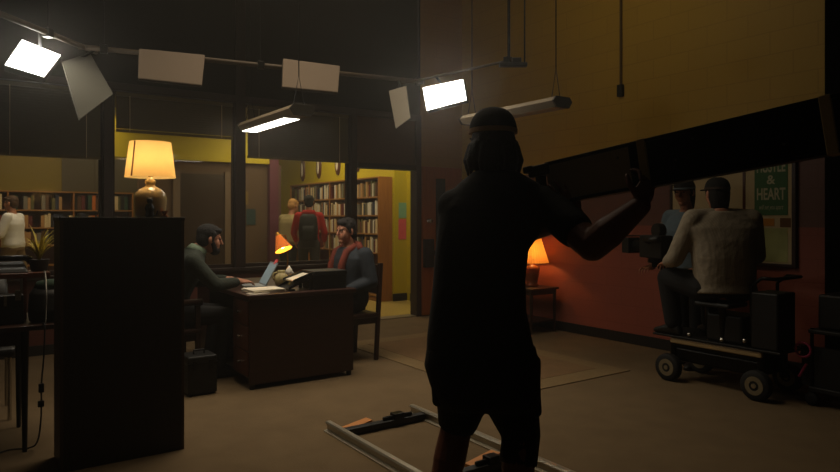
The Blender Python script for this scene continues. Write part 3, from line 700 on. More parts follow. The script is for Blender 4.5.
# ------------------------------------------------------------------ desk
DX0, DX1, DY0, DY1, DZ = 1.79, 2.75, 4.93, 6.42, .745
desk = thing('desk', 'large dark wooden office desk between the two seated people', 'desk', ((DX0 + DX1) / 2, (DY0 + DY1) / 2, 0))
M_desk = wood('desk_wood', rgb(52, 28, 20), .35, 'X')
MB().box(DX0, DX1, DY0, DY1, DZ - .035, DZ).build('desktop', M_desk, desk, bevel=.006)
MB().box(DX0 + .02, DX1 - .02, DY0 + .02, DY0 + .045, .04, DZ - .035).build('end_panel', M_desk, desk, bevel=.003)
MB().box(DX0 + .03, DX1 - .03, DY0 + .045, DY0 + .42, .08, DZ - .035).build('pedestal', M_desk, desk, bevel=.003)
for z0, z1 in ((.1, .29), (.3, .49), (.5, .69)):
    d = MB().box(DX0 + .018, DX0 + .031, DY0 + .06, DY0 + .405, z0, z1).build('drawer', M_dwood2, desk, bevel=.003)
    MB().cyl((DX0 + .018, DY0 + .23, (z0 + z1) / 2), (DX0 - .004, DY0 + .23, (z0 + z1) / 2), .012).build('drawer_knob', M_chrome, d)
MB().box(DX0 + .03, DX1 - .03, DY1 - .40, DY1 - .02, .04, DZ - .035).build('far_pedestal', M_desk, desk, bevel=.003)
for x in (DX0 + .05, DX1 - .05):
    for y in (DY0 + .05, DY1 - .05): MB().cyl((x, y, 0), (x, y, .085), .02, .026).build('leg', M_black, desk)
# things on the desk
def papers(x0, x1, y0, y1, z, n, label, ang=0.0, m=M_paper):
    mb = MB(); cx, cy = (x0 + x1) / 2, (y0 + y1) / 2
    for i in range(n):
        a = ang + rnd.uniform(-.05, .05); ex = V((math.cos(a), math.sin(a), 0)); ey = V((-math.sin(a), math.cos(a), 0))
        mb.obox((cx + rnd.uniform(-.008, .008), cy + rnd.uniform(-.008, .008), z + .002 + .004 * i), ex * (x1 - x0) / 2, ey * (y1 - y0) / 2, (0, 0, .0018))
    return tag(mb.build('paper_stack', m), label, 'paper')
papers(1.86, 2.14, 5.02, 5.26, DZ, 7, 'stack of white papers on the near left corner of the desk', .05)
papers(1.83, 1.98, 4.98, 5.1, DZ, 1, 'loose sheet poking out at the desk front edge beside the stack', .3)
papers(2.49, 2.68, 5.38, 5.56, DZ, 4, 'white papers lying behind the black file box on the desk', .1)
lap = thing('laptop', 'silver laptop open towards the bearded man with a pink note on its lid', 'laptop', (2.13, 5.55, DZ))
M_lap = mat('laptop_silver', rgb(150, 158, 166), .35, .5)
p0 = V((2.0, 5.5, DZ + .012)); wv = V((.0, .3, 0)); 
mb = MB(); mb.obox((2.08, 5.58, DZ + .008), (.10, -.015, 0), (.02, .135, 0), (0, 0, .008)); mb.build('keyboard_base', M_lap, lap, bevel=.003)
lidc = V((2.205, 5.562, DZ + .11)); lup = V((.055, -.008, .098)); lw = V((.02, .135, 0))
mb = MB(); mb.obox(lidc, lup, lw, lup.cross(lw).normalized() * .004); lid = mb.build('lid', M_lap, lap, bevel=.002)
mb = MB(); nn = lup.cross(lw).normalized(); mb.obox(lidc - nn * .0045 * (1 if nn.x > 0 else -1), lup * .88, lw * .92, nn * .0006); mb.build('screen', mat('screen_glow', rgb(150, 170, 180), .3, emit=.08, ecol=rgb(170, 200, 210)), lid)
mb = MB(); mb.obox(lidc + lup * 1.05 - lw * .3, lup * .22, lw * .22, nn * .0055); mb.build('sticky_note', mat('pink_note', rgb(226, 90, 96), .8), lid)
ju = V((2.245, 5.36, DZ)); jug = thing('jug', 'round cream ceramic jug on the desk under the orange desk lamp', 'jug', ju)
MB().lathe([(.03, 0), (.036, .004), (.058, .04), (.064, .07), (.058, .1), (.036, .125), (.028, .135), (.033, .15), (.031, .15), (.025, .135), (.03, .12)], ju, 28).build('jug_body', mat('jug_cream', rgb(176, 160, 110), .3), jug, smooth=True)
MB().tube([ju + V((-.034, 0, .135)), ju + V((-.07, 0, .13)), ju + V((-.082, 0, .095)), ju + V((-.06, 0, .06))], .007).build('jug_handle', MATS['jug_cream'], jug, smooth=True)
bx_ = thing('tissue_box', 'dark tissue box with a white tissue sticking up behind the jug', 'tissue box', (2.40, 5.56, DZ))
MB().box(2.33, 2.47, 5.50, 5.62, DZ, DZ + .09).build('box', mat('tissue_card', rgb(80, 58, 44), .7), bx_, bevel=.004)
mb = MB(); ap = V((2.405, 5.56, DZ + .175))
base = [V((2.40 + .055 * math.cos(2 * PI * i / 10) * (1 + .25 * (i % 2)), 5.56 + .04 * math.sin(2 * PI * i / 10) * (1 + .25 * (i % 2)), DZ + .085)) for i in range(10)]
mid = [b.lerp(ap, .55) + V((.008 * math.sin(i * 2), .008 * math.cos(i * 3), 0)) for i, b in enumerate(base)]
tip = [b.lerp(ap, .97) for b in base]; mb.loft([base, mid, tip]); mb.build('tissue', mat('tissue_white', rgb(226, 220, 206), .9), bx_, smooth=True)
# desk lamp: orange cone shade
lp = V((2.445, 5.74, DZ)); dl = thing('desk_lamp', 'small lit desk lamp with a tilted orange cone shade', 'lamp', lp)
MB().lathe([(.075, 0), (.075, .012), (.06, .02), (.014, .026)], lp, 28).build('lamp_base', M_blackmetal, dl, smooth=True)
st = V((2.46, 5.70, 1.185)); MB().tube([lp + U * .02, lp + V((.03, .02, .2)), V((2.47, 5.76, 1.08)), V((2.44, 5.73, 1.185)), V((2.37, 5.735, 1.195))], .007, 8).build('lamp_arm', mat('brass_arm', rgb(170, 120, 50), .3, 1), dl, smooth=True)
ax = norm((.2, -.42, -.87)); ap = V((2.365, 5.73, 1.19)); n = 28; uu, ww = perp(ax); mb = MB()
rings = [[mb.bm.verts.new(ap + ax * z + uu * r * math.cos(2 * PI * i / n) + ww * r * math.sin(2 * PI * i / n)) for i in range(n)] for r, z in ((.022, 0), (.034, .03), (.084, .152))]
for a, b in zip(rings, rings[1:]):
    for i in range(n): mb.face([a[i], a[(i + 1) % n], b[(i + 1) % n], b[i]])
mb.build('lamp_shade', shade_mat('orange_shade', rgb(214, 120, 56), .14, (1, .32, .06, 1), .1), dl, smooth=True)
mb = MB(); rings = [[mb.bm.verts.new(ap + ax * z + uu * r * math.cos(2 * PI * i / n) + ww * r * math.sin(2 * PI * i / n)) for i in range(n)] for r, z in ((.028, .025), (.0805, .15))]
for i in range(n): mb.face([rings[0][i], rings[0][(i + 1) % n], rings[1][(i + 1) % n], rings[1][i]])
mb.build('shade_inner_glow', shade_mat('inner_glow_yellow', rgb(250, 220, 120), .5, (1, .62, .08, 1), .1), dl, smooth=True)  # added inner cone, its own glow stands in for bulb light inside the shade
MB().cyl(ap - ax * .025, ap + ax * .02, .02, .026).build('lamp_cap', MATS['brass_arm'], dl)
MB().ell(ap + ax * .10, (.03, 0, 0), (0, .03, 0), (0, 0, .035)).build('bulb', emit_mat('yellow_bulb', (1, .6, .14, 1), 26), dl, smooth=True)
# letter trays and file box
fb = thing('file_box', 'black file box on the near right corner of the desk', 'file box', (2.55, 5.15, DZ))
MB().box(2.40, 2.70, 5.02, 5.27, DZ, DZ + .148).build('box', M_black, fb, bevel=.005)
MB().box(2.395, 2.705, 5.015, 5.275, DZ + .118, DZ + .155).build('box_lid', M_black, fb, bevel=.006)
tray = thing('letter_tray', 'slanted black letter tray stack holding white sheets on the desk', 'letter tray', (2.29, 5.16, DZ))
for i, dz in enumerate((.0, .06)):
    a = V((2.175 + .04 * i, 5.04, DZ + .012 + dz)); sl = V((.172, 0, .07 - .02 * i))
    mb = MB(); mb.prism([a, a + V((0, .22, 0)), a + sl + V((0, .22, 0)), a + sl], (0, 0, .006)); mb.prism([a, a + sl, a + sl + U * .03, a + U * .02], (0, .006, 0)); mb.prism([a + V((0, .214, 0)), a + sl + V((0, .214, 0)), a + sl + V((0, .214, .03)), a + V((0, .214, .02))], (0, .006, 0))
    tp_ = mb.build('tray', M_black, tray)
    mb = MB(); b = a + V((.02, .012, .0075)); mb.prism([b, b + V((0, .196, 0)), b + sl * .95 + V((0, .196, 0)), b + sl * .95], (0, 0, .005)); mb.build('sheets', M_paper, tp_)
mb = MB(); mb.box(2.36, 2.388, 5.04, 5.052, DZ, DZ + .12); mb.box(2.36, 2.388, 5.248, 5.26, DZ, DZ + .12); mb.box(2.19, 2.23, 5.04, 5.26, DZ, DZ + .014); mb.build('tray_stand', M_black, tray)

# chairs
def wood_chair(label, loc, rz, arms, m):
    """local: faces +x, seat centre at the origin"""
    t = thing('armchair' if arms else 'dining_chair', label, 'chair')
    for sx in (-.21, .21):
        for sy in (-.21, .21):
            hi = .43 if sx > 0 and not arms else (.66 if sx > 0 else .92)
            bx = sx - (.05 if sx < 0 and hi > .5 else 0)
            mb = MB(); mb.hexa([(sx - .018, sy - .018, 0), (sx + .018, sy - .018, 0), (sx + .018, sy + .018, 0), (sx - .018, sy + .018, 0), (bx - .02, sy - .02, hi), (bx + .02, sy - .02, hi), (bx + .02, sy + .02, hi), (bx - .02, sy + .02, hi)]); mb.build('leg', m, t, bevel=.004)
    MB().box(-.235, .24, -.235, .235, .41, .45).build('seat', m, t, bevel=.012)
    MB().box(-.2, .2, -.215, -.195, .35, .41).box(-.2, .2, .195, .215, .35, .41).box(.195, .215, -.2, .2, .35, .41).box(-.215, -.195, -.2, .2, .35, .41).build('apron', m, t)
    mb = MB()
    for i in range(9):
        y = -.19 + .0475 * i; 
    rings = []
    for i in range(9):
        y = -.2 + .05 * i; cx = -.245 - .03 * math.cos((i - 4) / 4 * PI / 2); rings.append([V((cx - .012, y, .62)), V((cx + .012, y, .62)), V((cx - .008, y, .9)), V((cx - .032, y, .9))])
    mb.loft(rings); mb.build('backrest', m, t, bevel=.005)
    if arms:
        for sy in (-.23, .23): MB().tube([(-.24, sy, .64), (0, sy, .67), (.24, sy, .665)], [.022, .026, .028], 10).build('armrest', m, t, smooth=True)
    t.location = loc; t.rotation_euler = (0, 0, rz)
    return t
wood_chair('dark wooden armchair the bearded man sits on', (1.33, 5.62, 0), 0, True, M_dwood)
wood_chair('dark wooden chair the student sits on at the right of the desk', (2.985, 5.56, 0), PI, False, M_dwood)

# black equipment case under the armchair side
ec = thing('equipment_case', 'black equipment case with metal latches on the floor left of the desk', 'case', (1.47, 5.13, 0))
MB().box(1.36, 1.58, 5.02, 5.25, .012, .3).build('case_body', M_black, ec, bevel=.012)
MB().box(1.355, 1.585, 5.015, 5.255, .235, .25).build('case_rim', M_blackmetal, ec)
for x in (1.41, 1.53): MB().box(x - .015, x + .015, 5.008, 5.022, .2, .27).build('latch', M_blackmetal, ec)
MB().tube([(1.43, 5.13, .3), (1.43, 5.13, .33), (1.51, 5.13, .33), (1.51, 5.13, .3)], .007, 8).build('case_handle', M_black, ec)
for x in (1.39, 1.55):
    for y in (5.05, 5.22): MB().cyl((x, y, 0), (x, y, .014), .014).build('foot', M_rubber, ec)

# ------------------------------------------------------------------ rug, side table, pleated lamp
rug = thing('rug', 'tan bordered rug on the carpet behind the standing man', 'rug', (4.05, 4.95, 0))
MB().box(3.3, 4.8, 3.68, 6.25, .0005, .007).build('border', mat('rug_border', rgb(120, 99, 66), .95, var=.2, scale=20, bump=.5, bscale=300), rug)
MB().box(3.5, 4.6, 3.9, 6.03, .0062, .009).build('field', mat('rug_field', rgb(112, 86, 56), .95, var=.3, scale=7, bump=.5, bscale=300), rug)
TX0, TX1, TY0, TY1, TZ = 5.32, 5.78, 5.44, 6.12, .53
st_ = thing('side_table', 'small dark side table against the red wall under the pleated lamp', 'table', ((TX0 + TX1) / 2, (TY0 + TY1) / 2, 0))
MB().box(TX0, TX1, TY0, TY1, TZ - .025, TZ).build('table_top', M_dwood, st_, bevel=.006)
for x in (TX0 + .04, TX1 - .04):
    for y in (TY0 + .04, TY1 - .04): MB().cyl((x, y, 0), (x, y, TZ - .025), .014, .022, 12).build('leg', M_dwood, st_)
MB().box(TX0 + .035, TX1 - .035, TY0 + .035, TY0 + .05, TZ - .08, TZ - .025).box(TX0 + .035, TX1 - .035, TY1 - .05, TY1 - .035, TZ - .08, TZ - .025).box(TX0 + .035, TX0 + .05, TY0 + .05, TY1 - .05, TZ - .08, TZ - .025).box(TX1 - .05, TX1 - .035, TY0 + .05, TY1 - .05, TZ - .08, TZ - .025).build('apron', M_dwood, st_)
MB().box(TX0 + .03, TX1 - .03, TY0 + .03, TY1 - .03, .13, .145).build('low_shelf', M_dwood, st_)
qx, qy = 5.59, 5.70
pl = thing('table_lamp', 'lit lamp with pleated yellow shade on the small table by the red wall', 'lamp', (qx, qy, TZ))
MB().lathe([(.075, 0), (.08, .012), (.062, .03), (.07, .08), (.088, .16), (.095, .21), (.085, .235), (.03, .255), (.016, .27)], (qx, qy, TZ), 28).build('lamp_base', mat('brown_glaze', rgb(110, 54, 24), .25), pl, smooth=True)
MB().cyl((qx, qy, TZ + .26), (qx, qy, TZ + .36), .012).build('socket', MATS['brass_socket'], pl)
n = 72; mb = MB(); vr = []
for r, z in ((.195, TZ + .285), (.15, TZ + .43), (.105, TZ + .575)):
    vr.append([mb.bm.verts.new((qx + r * (1 + .025 * (i % 2)) * math.cos(2 * PI * i / n), qy + r * (1 + .025 * (i % 2)) * math.sin(2 * PI * i / n), z)) for i in range(n)])
for a, b in zip(vr, vr[1:]):
    for i in range(n): mb.face([a[i], a[(i + 1) % n], b[(i + 1) % n], b[i]])
mb.build('lamp_shade', shade_mat('pleated_shade', rgb(234, 176, 88), .06, (1, .5, .1, 1), .4), pl)
MB().ell((qx, qy, TZ + .40), (.028, 0, 0), (0, .028, 0), (0, 0, .036)).build('bulb', emit_mat('orange_bulb', (1, .5, .14, 1), 120), pl, smooth=True)

# ------------------------------------------------------------------ dolly track on the floor
def rail(x, label):
    prof = [(-.03, 0), (.03, 0), (.03, .008), (.007, .013), (.007, .042), (.017, .046), (.02, .055), (.014, .064), (-.014, .064), (-.02, .055), (-.017, .046), (-.007, .042), (-.007, .013), (-.03, .008)]
    return prof
tk = thing('dolly_track', 'section of aluminium dolly track with black sleepers lying on the carpet', 'track', (2.26, 2.4, 0))
for x in (1.88, 2.52):
    mb = MB(); mb.prism([V((x + a, .8, b)) for a, b in rail(x, '')], (0, 2.94, 0)); mb.build('rail', M_alu, tk)
for y in (3.58, 2.65, 1.72):
    mb = MB(); mb.box(1.895, 2.505, y - .028, y + .028, .008, .048); s_ = mb.build('sleeper', M_black, tk, bevel=.006)
    mb = MB(); mb.box(2.26, 2.34, y - .032, y + .032, .048, .085); mb.cyl((2.19, y, .06), (2.41, y, .06), .013); mb.build('clamp', M_blackmetal, s_, bevel=.006)
for y, x, lab in ((3.665, 1.985, 'tan wooden wedge beside the far sleeper of the dolly track'), (2.745, 2.27, 'tan wooden wedge by the sleeper near the standing man')):
    a = math.radians(8); ex = V((math.cos(a), math.sin(a), 0)) * .11; ey = V((-math.sin(a), math.cos(a), 0)) * .035
    cc = V((x + .06, y + .012, 0)); mb = MB()
    mb.hexa([cc - ex - ey, cc + ex - ey, cc + ex + ey, cc - ex + ey, cc - ex - ey + U * .02, cc + ex - ey + U * .042, cc + ex + ey + U * .042, cc - ex + ey + U * .02])
    tag(mb.build('wooden_wedge', wood('wedge_wood', rgb(190, 124, 62), .6, 'X'), None, bevel=.003), lab, 'wedge', 'wooden wedges at the dolly track')

# ------------------------------------------------------------------ camera dolly by the wall
DXN, DXF, DYR, DYF = 4.80, 5.26, 2.50, 3.32
dy = thing('camera_dolly', 'black four-wheeled camera dolly with seats parked beside the red wall', 'dolly', (5.03, 2.92, 0))
M_tan = mat('worn_tan_paint', rgb(150, 126, 88), .5)
MB().box(DXN + .06, DXF - .06, DYR + .05, DYF - .02, .16, .28).build('chassis', M_blackmetal, dy, bevel=.02)
MB().box(DXN + .0, DXN + .035, DYR + .02, DYF - .04, .315, .36).build('side_rail', M_tan, dy, bevel=.008)
MB().box(DXF - .035, DXF, DYR + .02, DYF - .04, .315, .36).build('side_rail', M_tan, dy, bevel=.008)
MB().box(DXN - .01, DXF + .01, DYR - .12, DYF + .12, .362, .38).build('deck', M_black, dy, bevel=.004)
MB().box(DXN + .035, DXF - .035, DYR + .05, DYF - .04, .28, .362).build('gear_box', M_blackmetal, dy, bevel=.01)
for x in (DXN - .005, DXF + .005):
    for y in (DYR + .055, DYF - .03):
        w = MB(); sgn = -1 if x < 5 else 1
        w.lathe([(.06, -.036), (.1, -.036), (.11, -.026), (.112, 0), (.11, .026), (.1, .036), (.06, .036)], (x, y, .112), 32, axis=(1, 0, 0)); wo = w.build('wheel', M_rubber, dy, smooth=True)
        hb = MB(); hb.lathe([(.036, -.0385), (.068, -.0385), (.07, -.034), (.07, .034), (.068, .0385), (.036, .0385)], (x, y, .112), 28, axis=(1, 0, 0), cap=False); hb.lathe([(.04, -.03), (.04, .03)], (x, y, .112), 24, axis=(1, 0, 0)); hb.lathe([(.015, -.042), (.018, -.042), (.018, .042), (.015, .042)], (x, y, .112), 12, axis=(1, 0, 0)); hb.build('hub', mat('hub_metal', rgb(130, 118, 92), .5, .4), wo)
        ah = MB(); ah.cyl((x, y, .112), (x - sgn * .1, y, .18), .025); ah.cyl((x - sgn * .075, y, .12), (x - sgn * .075, y, .30), .03); ah.build('axle_arm', M_blackmetal, dy)
MB().cyl((5.03, 3.05, .38), (5.03, 3.05, .66), .055, .05).build('column', M_blackmetal, dy, smooth=True)
mb = MB(); mb.obox((4.985, 3.28, .82), (.028, 0, 0), (-.02, .25, .17), (0, -.028, .04)); mb.build('boom_arm', M_blackmetal, dy, bevel=.008)
mb = MB(); mb.cyl((4.945, 3.52, .96), (4.945, 3.52, 1.0), .07); mb.cyl((4.945, 3.52, .92), (4.945, 3.52, .97), .035); mb.build('camera_head', M_blackmetal, dy)
mb = MB(); mb.box(4.68, 4.95, 2.70, 2.99, .665, .70); mb.build('seat', M_black, dy, bevel=.015, seg=3)
mb = MB(); mb.cyl((4.86, 2.84, .38), (4.83, 2.84, .665), .028); mb.build('seat_post', M_blackmetal, dy); MB().box(4.83, 5.1, 2.68, 2.98, .381, .6).build('control_box', M_black, dy, bevel=.02)
mb = MB(); mb.box(4.80, 5.06, 2.40, 2.60, .381, .80); mb.build('battery_box', M_black, dy, bevel=.012)
mb = MB(); mb.tube([(4.86, 2.625, .38), (4.86, 2.625, .84), (4.86, 2.55, .9), (4.86, 2.45, .9), (5.24, 2.45, .9), (5.24, 2.55, .9), (5.24, 2.625, .84), (5.24, 2.625, .38)], .014, 10); mb.build('push_bar', M_blackmetal, dy, smooth=True)
for y, z in ((3.12, .40), (2.84, .40), (2.66, .42)):
    MB().ell((4.83, y, z), (.022, 0, 0), (0, .022, 0), (0, 0, .022)).build('control_knob', M_chrome, dy, smooth=True)
# film camera on the arm
fc = thing('film_camera', 'black film camera with matte box mounted on the dolly arm', 'camera', (4.945, 3.52, 1.0))
cf = V((.3, .95, 0)).normalized(); cr = cf.cross(U); cc = V((4.945, 3.52, 1.1))
MB().obox(cc, cf * .15, cr * .065, U * .1).build('camera_body', M_black, fc, bevel=.012)
mb = MB(); mb.cyl(cc + cf * .15, cc + cf * .3, .045, .055, 20); mb.build('lens', M_blackmetal, fc, smooth=False)
mb = MB(); mb.obox(cc + cf * .33, cf * .05, cr * .085, U * .07); mb.obox(cc + cf * .37 + U * .085, cf * .06, cr * .1, U * .005); mb.build('matte_box', M_black, fc, bevel=.004)
mb = MB(); mb.lathe([(.01, -.035), (.06, -.035), (.065, -.02), (.065, .02), (.06, .035), (.01, .035)], cc - cf * .04 + U * .14, 24, axis=cr); mb.build('magazine', M_black, fc, smooth=False)
mb = MB(); mb.tube([cc - cr * .07 + U * .04, cc - cr * .12 + U * .06, cc - cr * .12 - cf * .2 + U * .07], [.02, .02, .028], 12); mb.build('viewfinder', M_black, fc, smooth=True)
# operator seated on the dolly
M_check = mat('grey_check_shirt', rgb(150, 138, 118), .9, var=.12, scale=40, bump=.6, bscale=25)
nt = M_check.node_tree; wv_ = nt.nodes.new('ShaderNodeTexWave'); wv_.inputs['Scale'].default_value = 22; wv_.bands_direction = 'X'; tcn = nt.nodes.new('ShaderNodeTexCoord'); nt.links.new(tcn.outputs['Object'], wv_.inputs['Vector'])
mm = nt.nodes.new('ShaderNodeMix'); mm.data_type = 'RGBA'; mm.blend_type = 'MULTIPLY'; mm.inputs[0].default_value = .18; bs = nt.nodes['Principled BSDF']; src = bs.inputs['Base Color'].links[0].from_socket
nt.links.new(src, mm.inputs[6]); nt.links.new(wv_.outputs['Color'], mm.inputs[7]); nt.links.new(mm.outputs[2], bs.inputs['Base Color'])
J = dict(pel=c(2.38, 5.10, .82), chest=c(2.37, 5.10, 1.10), neck=c(2.36, 5.15, 1.42), head=c(2.36, 5.19, 1.545),
         sl=c(2.14, 5.12, 1.34), sr=c(2.60, 5.12, 1.34), el=c(2.03, 5.20, 1.03), er=c(2.69, 5.22, 1.05), wl=c(2.05, 5.42, .98), wr=c(2.54, 5.46, 1.02),
         hl=c(2.25, 5.12, .81), hr=c(2.49, 5.12, .81), kl=c(2.07, 5.46, .85), kr=c(2.45, 5.52, .86), al=c(2.11, 5.43, .466), ar=c(2.43, 5.47, .466), tl=F * .8 - R * .5, tr=F)
def cap_hair(capm, bandm, brim=1, hairm=M_hair):
    def fn(t, hc, f, u, s):
        short_hair(hairm)(t, hc, f, u, s * .97)
        r_, u_ = basis(f, u); q = MB(); q.oval([(hc - f * .03 + u_ * .03, r_ * .083, f * .08), (hc - f * .035 - u_ * .04, r_ * .08, f * .075), (hc - f * .045 - u_ * .09, r_ * .07, f * .058), (hc - f * .045 - u_ * .15, r_ * .06, f * .045)], 20); q.build('back_hair', hairm, t, smooth=True)
        ball_cap(t, hc, f, u, 1.04, capm, bandm, brim)
    return fn
op = person('camera operator in a pale checked shirt and dark cap seated on the dolly, back turned', J, F - R * .06, shirt=M_check, sleeve=1.75, trousers=mat('op_trousers', rgb(20, 20, 22), .9), leg=1.93, shirt_name='checked_shirt',
            hairf=cap_hair(M_tee, mat('brown_band', rgb(60, 46, 36), .8), 1), loose=1.18, k=1.12, wide=1.1, shirt_hem=.06, belly=1.1, lr=(.085, .06, .042), base=V((4.83, 2.86, .38)),
            hands=dict(l=(F - U * .2, -U, R, .5), r=(F - U * .2, -U, -R, .5)))
J = stand(5.47, 3.52, math.radians(183), 1.70, armf=(.16, .12), lean=.06)
as_ = person('crew member in a blue grey shirt and dark cap behind the seated operator', J, V((-1, -.15, -.1)), shirt=mat('blue_grey_shirt', rgb(96, 112, 124), .9, bump=.5, bscale=30), sleeve=1.5, trousers=MATS['op_trousers'], leg=1.94,
             hairf=cap_hair(M_tee, mat('pale_band', rgb(120, 130, 140), .7), 1), hands=dict(l=(J['f'], -U, -J['r'], .5), r=(J['f'], -U, J['r'], .5)), loose=1.12)
# equipment cart with pink ringed wheels at the far right
ct = thing('equipment_cart', 'black equipment cart with a pink ringed hand wheel at the end of the dolly', 'cart', (5.2, 2.1, 0))
MB().box(4.98, 5.5, 1.85, 2.28, .10, .14).build('lower_shelf', M_black, ct, bevel=.008)
MB().box(4.98, 5.5, 1.85, 2.28, .52, .55).build('upper_shelf', M_black, ct, bevel=.008)
for x in (5.0, 5.48):
    for y in (1.87, 2.26):
        MB().cyl((x, y, .08), (x, y, .95 if y < 2 else .56), .012).build('post', M_blackmetal, ct)
        MB().lathe([(.02, -.014), (.045, -.014), (.048, 0), (.045, .014), (.02, .014)], (x, y, .048), 18, axis=(1, 0, 0)).build('caster', M_rubber, ct, smooth=True)
MB().cyl((5.0, 1.87, .95), (5.48, 1.87, .95), .012).build('handle', M_blackmetal, ct)
M_pink = mat('pink_anodised', rgb(170, 60, 96), .4, .2)
def hand_wheel(p, r, parent):
    o = MB(); n = 28; N2 = 8; pts = [p + V((0, math.cos(2 * PI * i / n), math.sin(2 * PI * i / n))) * r for i in range(n)]
    rings = []
    for i in range(n):
        rad = (pts[i] - p).normalized(); k_ = .0075 + .003 * (i % 2)
        rings.append([pts[i] + rad * k_ * math.cos(2 * PI * j / N2) + V((1, 0, 0)) * k_ * math.sin(2 * PI * j / N2) for j in range(N2)])
    rings.append(rings[0]); o.loft(rings, closed=True); w = o.build('hand_wheel', M_pink, parent, smooth=True)
    q = MB(); q.cyl(p + V((.035, 0, 0)), p - V((.012, 0, 0)), .014)
    for i in range(4):
        a = i * PI / 2 + .4; q.cyl(p, p + V((0, math.cos(a), math.sin(a))) * r, .005, n=8)
    q.build('wheel_spokes', M_blackmetal, w)
hand_wheel(V((4.955, 2.30, .40)), .052, ct); hand_wheel(V((4.955, 1.96, .33)), .045, ct)
MB().cyl((4.96, 2.33, .2), (4.96, 2.28, .30), .01).build('strut', M_pink, ct)
MB().box(4.965, 5.05, 2.28, 2.32, .37, .43).box(4.965, 5.05, 1.94, 1.98, .30, .36).box(5.0, 5.05, 1.9, 2.33, .14, .42).build('wheel_bracket', M_black, ct)
cs = thing('equipment_case', 'tall black equipment case standing on the cart beside the dolly', 'case', (5.22, 2.08, .55))
MB().box(5.04, 5.42, 1.93, 2.24, .551, .80).build('case_body', M_black, cs, bevel=.015)
MB().tube([(5.15, 2.09, .8), (5.15, 2.09, .83), (5.3, 2.09, .83), (5.3, 2.09, .8)], .008, 8).build('case_handle', M_black, cs)
for x in (5.12, 5.34): MB().box(x - .018, x + .018, 2.238, 2.25, .7, .76).build('latch', M_chrome, cs)

# ------------------------------------------------------------------ notice board and posters on the right wall
nb = thing('notice_board', 'cream notice board in a dark frame on the block wall behind the dolly', 'notice board', (RX, 3.37, .93))
MB().box(RX - .022, RX, 2.80, 3.96, .95, 1.97).build('backing', M_cream, nb)
mb = MB()
for q in ((2.765, 2.80, .92, 2.0), (3.96, 3.99, .92, 2.0)): mb.box(RX - .034, RX, *q)
mb.box(RX - .034, RX, 2.80, 3.96, .92, .95); mb.box(RX - .034, RX, 2.80, 3.96, 1.97, 2.0); mb.build('frame', M_dwood, nb, bevel=.004)
MB().box(RX - .027, RX - .022, 3.21, 3.235, .95, 1.97).build('middle_strip', M_dwood2, nb)
po = thing('poster', 'green poster reading HUSTLE & HEART on the notice board', 'poster', (RX - .024, 2.98, 1.375))
MB().box(RX - .0262, RX - .0222, 2.835, 3.125, 1.375, 1.96).build('sheet', mat('green_print', rgb(66, 104, 66), .7, var=.1, scale=4), po)
M_ink = mat('cream_ink', rgb(186, 176, 148), .8)
def text(s, y, z, size, parent, m=M_ink, width=None, shear=0, bold=.0, x=RX - .0268):
    cu = bpy.data.curves.new('lettering', 'FONT'); cu.body = s; cu.size = size; cu.align_x = 'CENTER'; cu.align_y = 'CENTER'; cu.shear = shear; cu.offset = bold; cu.extrude = .0003
    o = bpy.data.objects.new('lettering', cu); col.objects.link(o); cu.materials.append(m)
    bpy.context.view_layer.update()
    if width: sx = width / max(o.dimensions.x, .01)
    else: sx = 1
    Mx = Matrix(((0, 0, -1, x), (-sx, 0, 0, y), (0, 1, 0, z), (0, 0, 0, 1)))
    dg = bpy.context.evaluated_depsgraph_get(); me = bpy.data.meshes.new_from_object(o.evaluated_get(dg)); bpy.data.objects.remove(o)
    me.transform(ROOTM[root_of(parent).name].inverted() @ Mx)
    q = bpy.data.objects.new('lettering', me); col.objects.link(q); q.parent = parent
    me.materials.clear(); me.materials.append(m)
    return q
text('HUSTLE', 2.98, 1.80, .14, po, width=.25, bold=.003)
text('&', 2.98, 1.685, .11, po, width=.075, bold=.002)
text('HEART', 2.98, 1.557, .145, po, width=.25, bold=.003)
text('will set you apart', 2.98, 1.445, .06, po, width=.21, shear=.35)
def flat(name, label, cat, y0, y1, z0, z1, m, x=RX - .0225): return tag(MB().box(x - .003, x, y0, y1, z0, z1).build(name, m), label, cat)
flat('poster', 'pale green and yellow poster on the notice board below the green one', 'poster', 2.835, 3.07, .965, 1.26, mat('pale_print', rgb(170, 170, 110), .7, var=.5, scale=5))
flat('paper_note', 'orange note pinned between the two posters on the notice board', 'note', 2.95, 3.05, 1.28, 1.345, mat('orange_note', rgb(186, 120, 40), .8))
flat('paper_note', 'brown card pinned under the right corner of the green poster', 'note', 2.81, 2.90, 1.27, 1.35, mat('brown_card', rgb(104, 66, 30), .8))
flat('paper_note', 'small red tag on the notice board beside the checked shirt', 'note', 3.13, 3.2, 1.37, 1.42, mat('red_tag', rgb(170, 30, 26), .8))
# black curtain at the right edge
ccu = thing('curtain', 'black floor-length curtain hanging along the wall at the right edge', 'curtain', (5.74, 1.6, 0))
pts = [(5.75 + .035 * math.sin(i * 1.1), 2.5 - i * .035) for i in range(70)]
mb = MB(); lo = [mb.bm.verts.new((x, y, .03)) for x, y in pts]; hi = [mb.bm.verts.new((x, y, 4.5)) for x, y in pts]
for i in range(len(pts) - 1): mb.face([lo[i], lo[i + 1], hi[i + 1], hi[i]])
mb.build('drape', mat('duvetyne', rgb(10, 10, 9), 1, spec=.02), ccu, smooth=True, solid=.006)
MB().cyl((5.75, -.1, 4.52), (5.75, 2.6, 4.52), .018).build('curtain_rail', M_blackmetal, ccu)
for y in (0, 2.55): MB().box(5.75, RX, y - .015, y + .015, 4.5, 4.54).build('rail_bracket', M_blackmetal, ccu)
